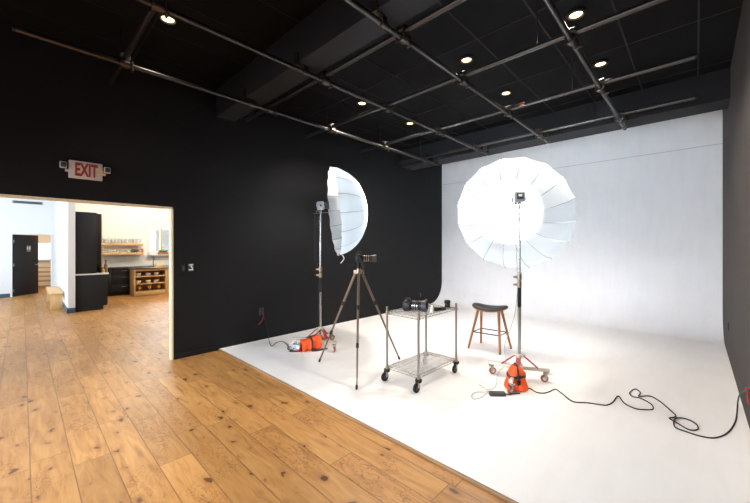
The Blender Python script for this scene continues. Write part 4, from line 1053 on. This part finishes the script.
# gear on the cart
c1 = UVF(407.5, 311, 3.70)
def on_cart(u, v): 
    p_ = fl(u, v, ztop); return p_
p = on_cart(409.5, 314.5)
dslr('black camera lying on the cart with a long ringed zoom lens', (-2.46, 3.13, ztop), R_(22), 0.165, 0.050, rings=True, strap=False, sc=1.22)
p = fl(447.0, 306.8, ztop)
T = thing('camera_lens', 'short black lens with a silver ring standing near the cart\'s far end', 'lens', (-2.225, 3.63, ztop))
MB().lathe([(0, 0), (0.034, 0), (0.034, 0.02), (0.031, 0.022), (0.031, 0.045), (0.037, 0.05), (0.037, 0.082), (0.030, 0.086), (0, 0.080)], 24).build('barrel', BPLAST, T)
MB().lathe([(0.030, 0.030), (0.0345, 0.030), (0.0345, 0.038), (0.030, 0.038)], 24).build('ring', CHROME, T)
p = fl(433, 312, ztop)
T = thing('flash_trigger', 'black flash trigger lying on the cart beside the upright lens', 'flash trigger', fl(439.5, 310.5, ztop), R_(64))
MB().box((0, 0, 0.02), (0.14, 0.06, 0.038), bev=0.008).build('body', BPLAST, T)
MB().box((0.03, -0.031, 0.022), (0.05, 0.003, 0.02)).build('display', DGREY, T)
T = thing('lens_cap', 'flat black lens cap lying on the cart liner', 'lens cap', (-2.45, 3.50, ztop))
MB().lathe([(0, 0), (0.039, 0), (0.039, 0.008), (0.034, 0.011), (0, 0.010)], 24).build('disc', BPLAST, T)
T = thing('cleaner_bottle', 'small white bottle upright on the cart between camera and trigger', 'bottle', fl(431.8, 312.5, ztop))
MB().lathe([(0, 0), (0.018, 0), (0.018, 0.055), (0.010, 0.066), (0, 0.066)], 16).build('bottle_body', WHITEP, T)
MB().cyl((0, 0, 0.066), (0, 0, 0.082), 0.010, n=14).build('cap', WHITEP, T)

# ------------------------------------------------------------------ stool
feet = [fl(468.5, 348.2), fl(500, 354.6), fl(511, 348.8), fl(481, 343)]
sc_ = sum(feet, Vector())/4
T = thing('saddle_stool', 'amber wood bar stool with a charcoal saddle seat', 'stool', (sc_.x, sc_.y, CYC), R_(10))
SH = 0.655
rot = Matrix.Rotation(-R_(10), 3, 'Z')
def seat_f(a, r, z_off, grow=0.0):
    e = 2/2.5; c, s_ = math.cos(a), math.sin(a)
    x = (0.262+grow)*r*abs(c)**e*(1 if c >= 0 else -1); y = (0.165+grow)*r*abs(s_)**e*(1 if s_ >= 0 else -1)
    return Vector((x, y, SH-0.05+0.045*(x/0.26)**2-0.010*(y/0.165)**2+z_off))
def seat_mb(prof):
    m = MB(); n = 48
    m.grid(lambda u, v: seat_f(2*PI*u, prof[min(len(prof)-1, int(round(v*(len(prof)-1))))][0], prof[min(len(prof)-1, int(round(v*(len(prof)-1))))][1]), n, len(prof)-1, cu=True)
    return m
seat_mb([(0.001, 0.045), (0.3, 0.046), (0.6, 0.045), (0.82, 0.040), (0.93, 0.031), (0.99, 0.016), (1.0, 0.006), (0.985, 0.0), (0.6, 0.0), (0.001, 0.0)]).build('seat_pad', LEATHER, T, ang=50)
seat_mb([(0.001, 0.0), (0.6, 0.0), (1.0, 0.0), (1.005, -0.006), (0.985, -0.016), (0.6, -0.018), (0.001, -0.018)]).build('seat_shell', WALNUT, T, ang=50)
ringp = []
for i, ft in enumerate(feet):
    lf_ = rot @ Vector((ft.x-sc_.x, ft.y-sc_.y, 0))
    tp = Vector((math.copysign(0.150, lf_.x), math.copysign(0.078, lf_.y), SH-0.052))
    m = MB(); m.cyl(lf_+Vector((0, 0, 0.012)), tp, 0.0155, 0.021, n=18); L_ = m.build('leg', WALNUT, T)
    m = MB(); m.cyl(lf_, lf_+Vector((0, 0, 0.014)), 0.0135, n=14); m.build('glide', RUBBER, L_)
    ringp.append(lf_+(tp-lf_)*0.42)
m = MB(); m.tube([p+Vector((0, 0, 0)) for p in ringp], 0.008, 8, closed=True)
m2 = [p+(ringp[(i+1) % 4]-p)*0.0+Vector((0, 0, -0.055)) for i, p in enumerate(ringp)]
tag(m.build('footrest', BPLAST, T), 'thin black metal foot rail')

# ------------------------------------------------------------------ cables
def cable(name, label, P, r, m_, n=6):
    pts = catmull(P, n); o = Vector(pts[0]); o.z = min(p.z for p in pts)
    mb = MB(); pts = [Vector((p.x, p.y, max(p.z, CYC+r))) for p in pts]; mb.tube([p-o for p in pts], r, 8); ob = mb.build(name, m_, None, loc=o, ang=60); return tag(ob, label, 'cable')
cz = CYC+0.0055
pts_px = [(520, 391.5), (526, 390.2), (529.7, 388.4), (536.8, 392.3), (544.6, 393), (550, 391.3), (555.7, 389.3), (562.8, 394), (572.8, 401.5), (587, 402.7), (600, 404.6), (607, 405), (613, 402), (618.3, 396), (624.5, 403.2), (635, 408.4), (646, 409.6), (653, 409), (651, 404), (641, 398.4), (632.5, 396.4), (629.7, 392.7), (635.3, 389), (640.5, 392.7), (638.8, 397), (649.6, 396), (659.5, 401), (669, 409), (675.7, 415.5), (673, 417.5), (669.5, 418.3), (678, 423.5), (689.4, 429.7), (698, 429), (695, 423), (683.7, 418.3), (675, 419.7), (675, 426.9), (686.6, 431.7), (700.8, 436.2), (715, 437.7), (727.8, 432.5), (735.5, 421), (737.4, 407)]
P = [fl(u, v, cz) for u, v in pts_px]
for k in (16, 18, 22, 24, 28, 30, 33, 36): P[k].z += 0.008 if k in (24, 36) else 0
def Fof(p): return -SA*p.x+CA*p.y
E_ = onx(749.5, 390.5, XR-0.035); Fa_, Fb_ = Fof(P[-1]), Fof(E_)
for (u, v, t_) in ((737.9, 401, 0.04), (739.2, 396, 0.2), (741.5, 392.6, 0.45), (745, 391, 0.75)): P.append(UVF(u, v, Fa_+(Fb_-Fa_)*t_))
for q_ in P: q_.z = max(q_.z, cz)
P.append(E_)
cable('floor_cable', 'long black power cord looping over the white floor to the right wall', P, 0.0055, BPLAST)
pr = onx(752.5, 393, XR)
T = thing('wall_outlet', 'red-plugged outlet low on the right wall at the frame edge', 'outlet', (XR, pr.y+0.01, pr.z))
MB().box((-0.004, 0, 0), (0.008, 0.08, 0.12), bev=0.003).build('plate', BPLAST, T)
q = MB(); q.box((-0.022, 0.03, 0.005), (0.03, 0.035, 0.035), bev=0.006); q.tube([(-0.02, 0.03, 0.0), (-0.024, 0.02, -0.05), (-0.016, 0.0, -0.10)], 0.008, 8); tag(q.build('plug', RED, T), 'red plug')
# cord from strobe down the stand
zz = 1.57
pk = [UVF(516.5, 205, 3.93), UVF(516.0, 235, 3.92), UVF(516.8, 262, 3.90), UVF(517.5, 285, 3.90), UVF(515.5, 310, 3.90), UVF(510.7, 328, 3.95), UVF(505.5, 342, 3.98), UVF(504.2, 350, 4.0), UVF(505.8, 360, 4.02)]
pk = [Vector(p) for p in pk]
pk += [fl(504.5, 366.0, cz+0.10), fl(499.5, 371, cz+0.02), fl(497, 377, cz), fl(496.6, 383, cz), fl(494, 388, cz), fl(488, 389.6, cz), fl(484, 388, cz), fl(479.5, 384.8, cz)]
cable('lamp_cord', 'thin grey cord hanging from the right strobe down to the floor', pk, 0.0035, WCABLE)
pk = [fl(489.3, 394.5, cz), fl(488.2, 391, cz+0.008), fl(485, 392.0, cz), fl(476, 392.2, cz), fl(471.6, 395.5, cz), fl(474, 399, cz), fl(481, 397.5, cz), fl(486.5, 393, cz+0.006), fl(488, 389.5, cz+0.008)]
cable('loop_cord', 'thin grey cord looped on the floor left of the power brick', pk, 0.0035, WCABLE)
pb = fl(497.8, 396.2); T = thing('power_brick', 'small black power brick on the white floor by the orange bag', 'power supply', (pb.x, pb.y, CYC), YAW-0.05)
MB().box((0, 0.02, 0.018), (0.165, 0.06, 0.036), bev=0.006).build('case', DGREY, T)
MB().tube([(0.08, 0.02, 0.015), (0.11, 0.02, 0.014), (0.15, 0.03, 0.012), (0.19, 0.05, 0.010), (0.25, 0.065, 0.007)], 0.006, 8).build('lead', BPLAST, T)
# cord on the left
P = [Vector((XL+0.015, pout.y, pout.z-0.02)), onx(263.6, 316.4, XL+0.06), onx(265.7, 322, XL+0.05), onx(268.3, 334.8, XL+0.04)]
P += [fl(269.5, 342.5, cz), fl(271.8, 346.2, cz), fl(276, 342.6, cz), fl(281.7, 341.3, cz), fl(286.6, 344, cz), fl(289.5, 349.5, cz), fl(292, 350.5, cz+0.02)]
cable('floor_cable', 'dark power cord running from the black wall outlet to the power pack', P, 0.0045, BPLAST)
P = [Vector((XL+0.02, pout.y+0.03, pout.z-0.03)), onx(263, 318.5, XL+0.04), onx(260.5, 322.5, XL+0.04), onx(258.2, 324.8, XL+0.03)]
cable('red_lead', 'short red lead dangling from the black wall outlet', P, 0.006, RED)
# lamp cord hanging on the left stand
P = [UVF(315, 212, 5.26), UVF(314.5, 225, 5.26), UVF(314.8, 250, 5.26), UVF(315.5, 262, 5.26), UVF(319, 270, 5.24), UVF(318.4, 300, 5.24), UVF(317.8, 325, 5.22)]
cable('lamp_cord', 'thin dark cord hanging beside the wall-side light stand', P, 0.0035, BPLAST)

# ------------------------------------------------------------------ lights and world
def area(name, loc, direction, size, energy, col):
    l = bpy.data.lights.new(name, 'AREA'); l.shape = 'RECTANGLE'; l.size, l.size_y = size; l.energy = energy; l.color = col
    o = bpy.data.objects.new(name, l); C.objects.link(o); o.location = loc
    o.rotation_mode = 'QUATERNION'; o.rotation_quaternion = Vector(direction).to_track_quat('-Z', 'Y'); return o
wl = area('rear_fill_light', ((WX0+WX1)/2, YS-0.14, (WZ0+WZ1)/2), (0, 1, -0.75), (4.1, 2.0), 330, (0.86, 0.92, 1.0)); wl.data.spread = R_(125)  # fill light added behind the camera to brighten the studio floor
area('added_side_daylight', ((ww0+ww1)/2, YS-0.14, 1.6), (0, 1, -0.1), (8.4, 2.5), 400, (0.78, 0.90, 1.0))  # daylight for the front room, set outside the added unseen window
area('kitchen_daylight', (XK-0.14, (KY0+KY1)/2, (KZ0+KZ1)/2), (1, 0, -0.1), (0.9, 0.8), 40, (0.86, 0.94, 1.0))
for (x, y) in ((-12.2, 2.6), (-8.5, 3.0), (-12.0, 4.8)):
    l = bpy.data.lights.new('kitchen_lamp', 'POINT'); l.energy = 95; l.color = (1.0, 0.90, 0.74); l.shadow_soft_size = 0.12
    o = bpy.data.objects.new('kitchen_lamp', l); C.objects.link(o); o.location = (x, y, ZR-0.25)
l = bpy.data.lights.new('restroom_lamp', 'POINT'); l.energy = 60; l.color = (1.0, 0.72, 0.42); l.shadow_soft_size = 0.1
o = bpy.data.objects.new('restroom_lamp', l); C.objects.link(o); o.location = (-17.5, 1.2, 2.5)

W = bpy.data.worlds.new('sky'); bpy.context.scene.world = W; W.use_nodes = True
bg_ = W.node_tree.nodes['Background']; bg_.inputs[0].default_value = (0.80, 0.90, 1.0, 1); bg_.inputs[1].default_value = 1.2

# ------------------------------------------------------------------ camera
cam = bpy.data.cameras.new('camera'); co = bpy.data.objects.new('camera', cam); C.objects.link(co)
co.location = (0, 0, EYE); co.rotation_euler = (PI/2, 0, YAW)
cam.sensor_fit = 'HORIZONTAL'; cam.sensor_width = 36; cam.lens = 36*FPX/750
cam.shift_y = (HZ-251.5)/750
cam.clip_start = 0.05; cam.clip_end = 100
bpy.context.scene.camera = co
vs = bpy.context.scene.view_settings
vs.view_transform = 'Standard'; vs.look = 'None'; vs.exposure = 0.0; vs.gamma = 1.0; vs.use_curve_mapping = False

bpy.context.scene.cycles.sample_clamp_indirect = 0.0
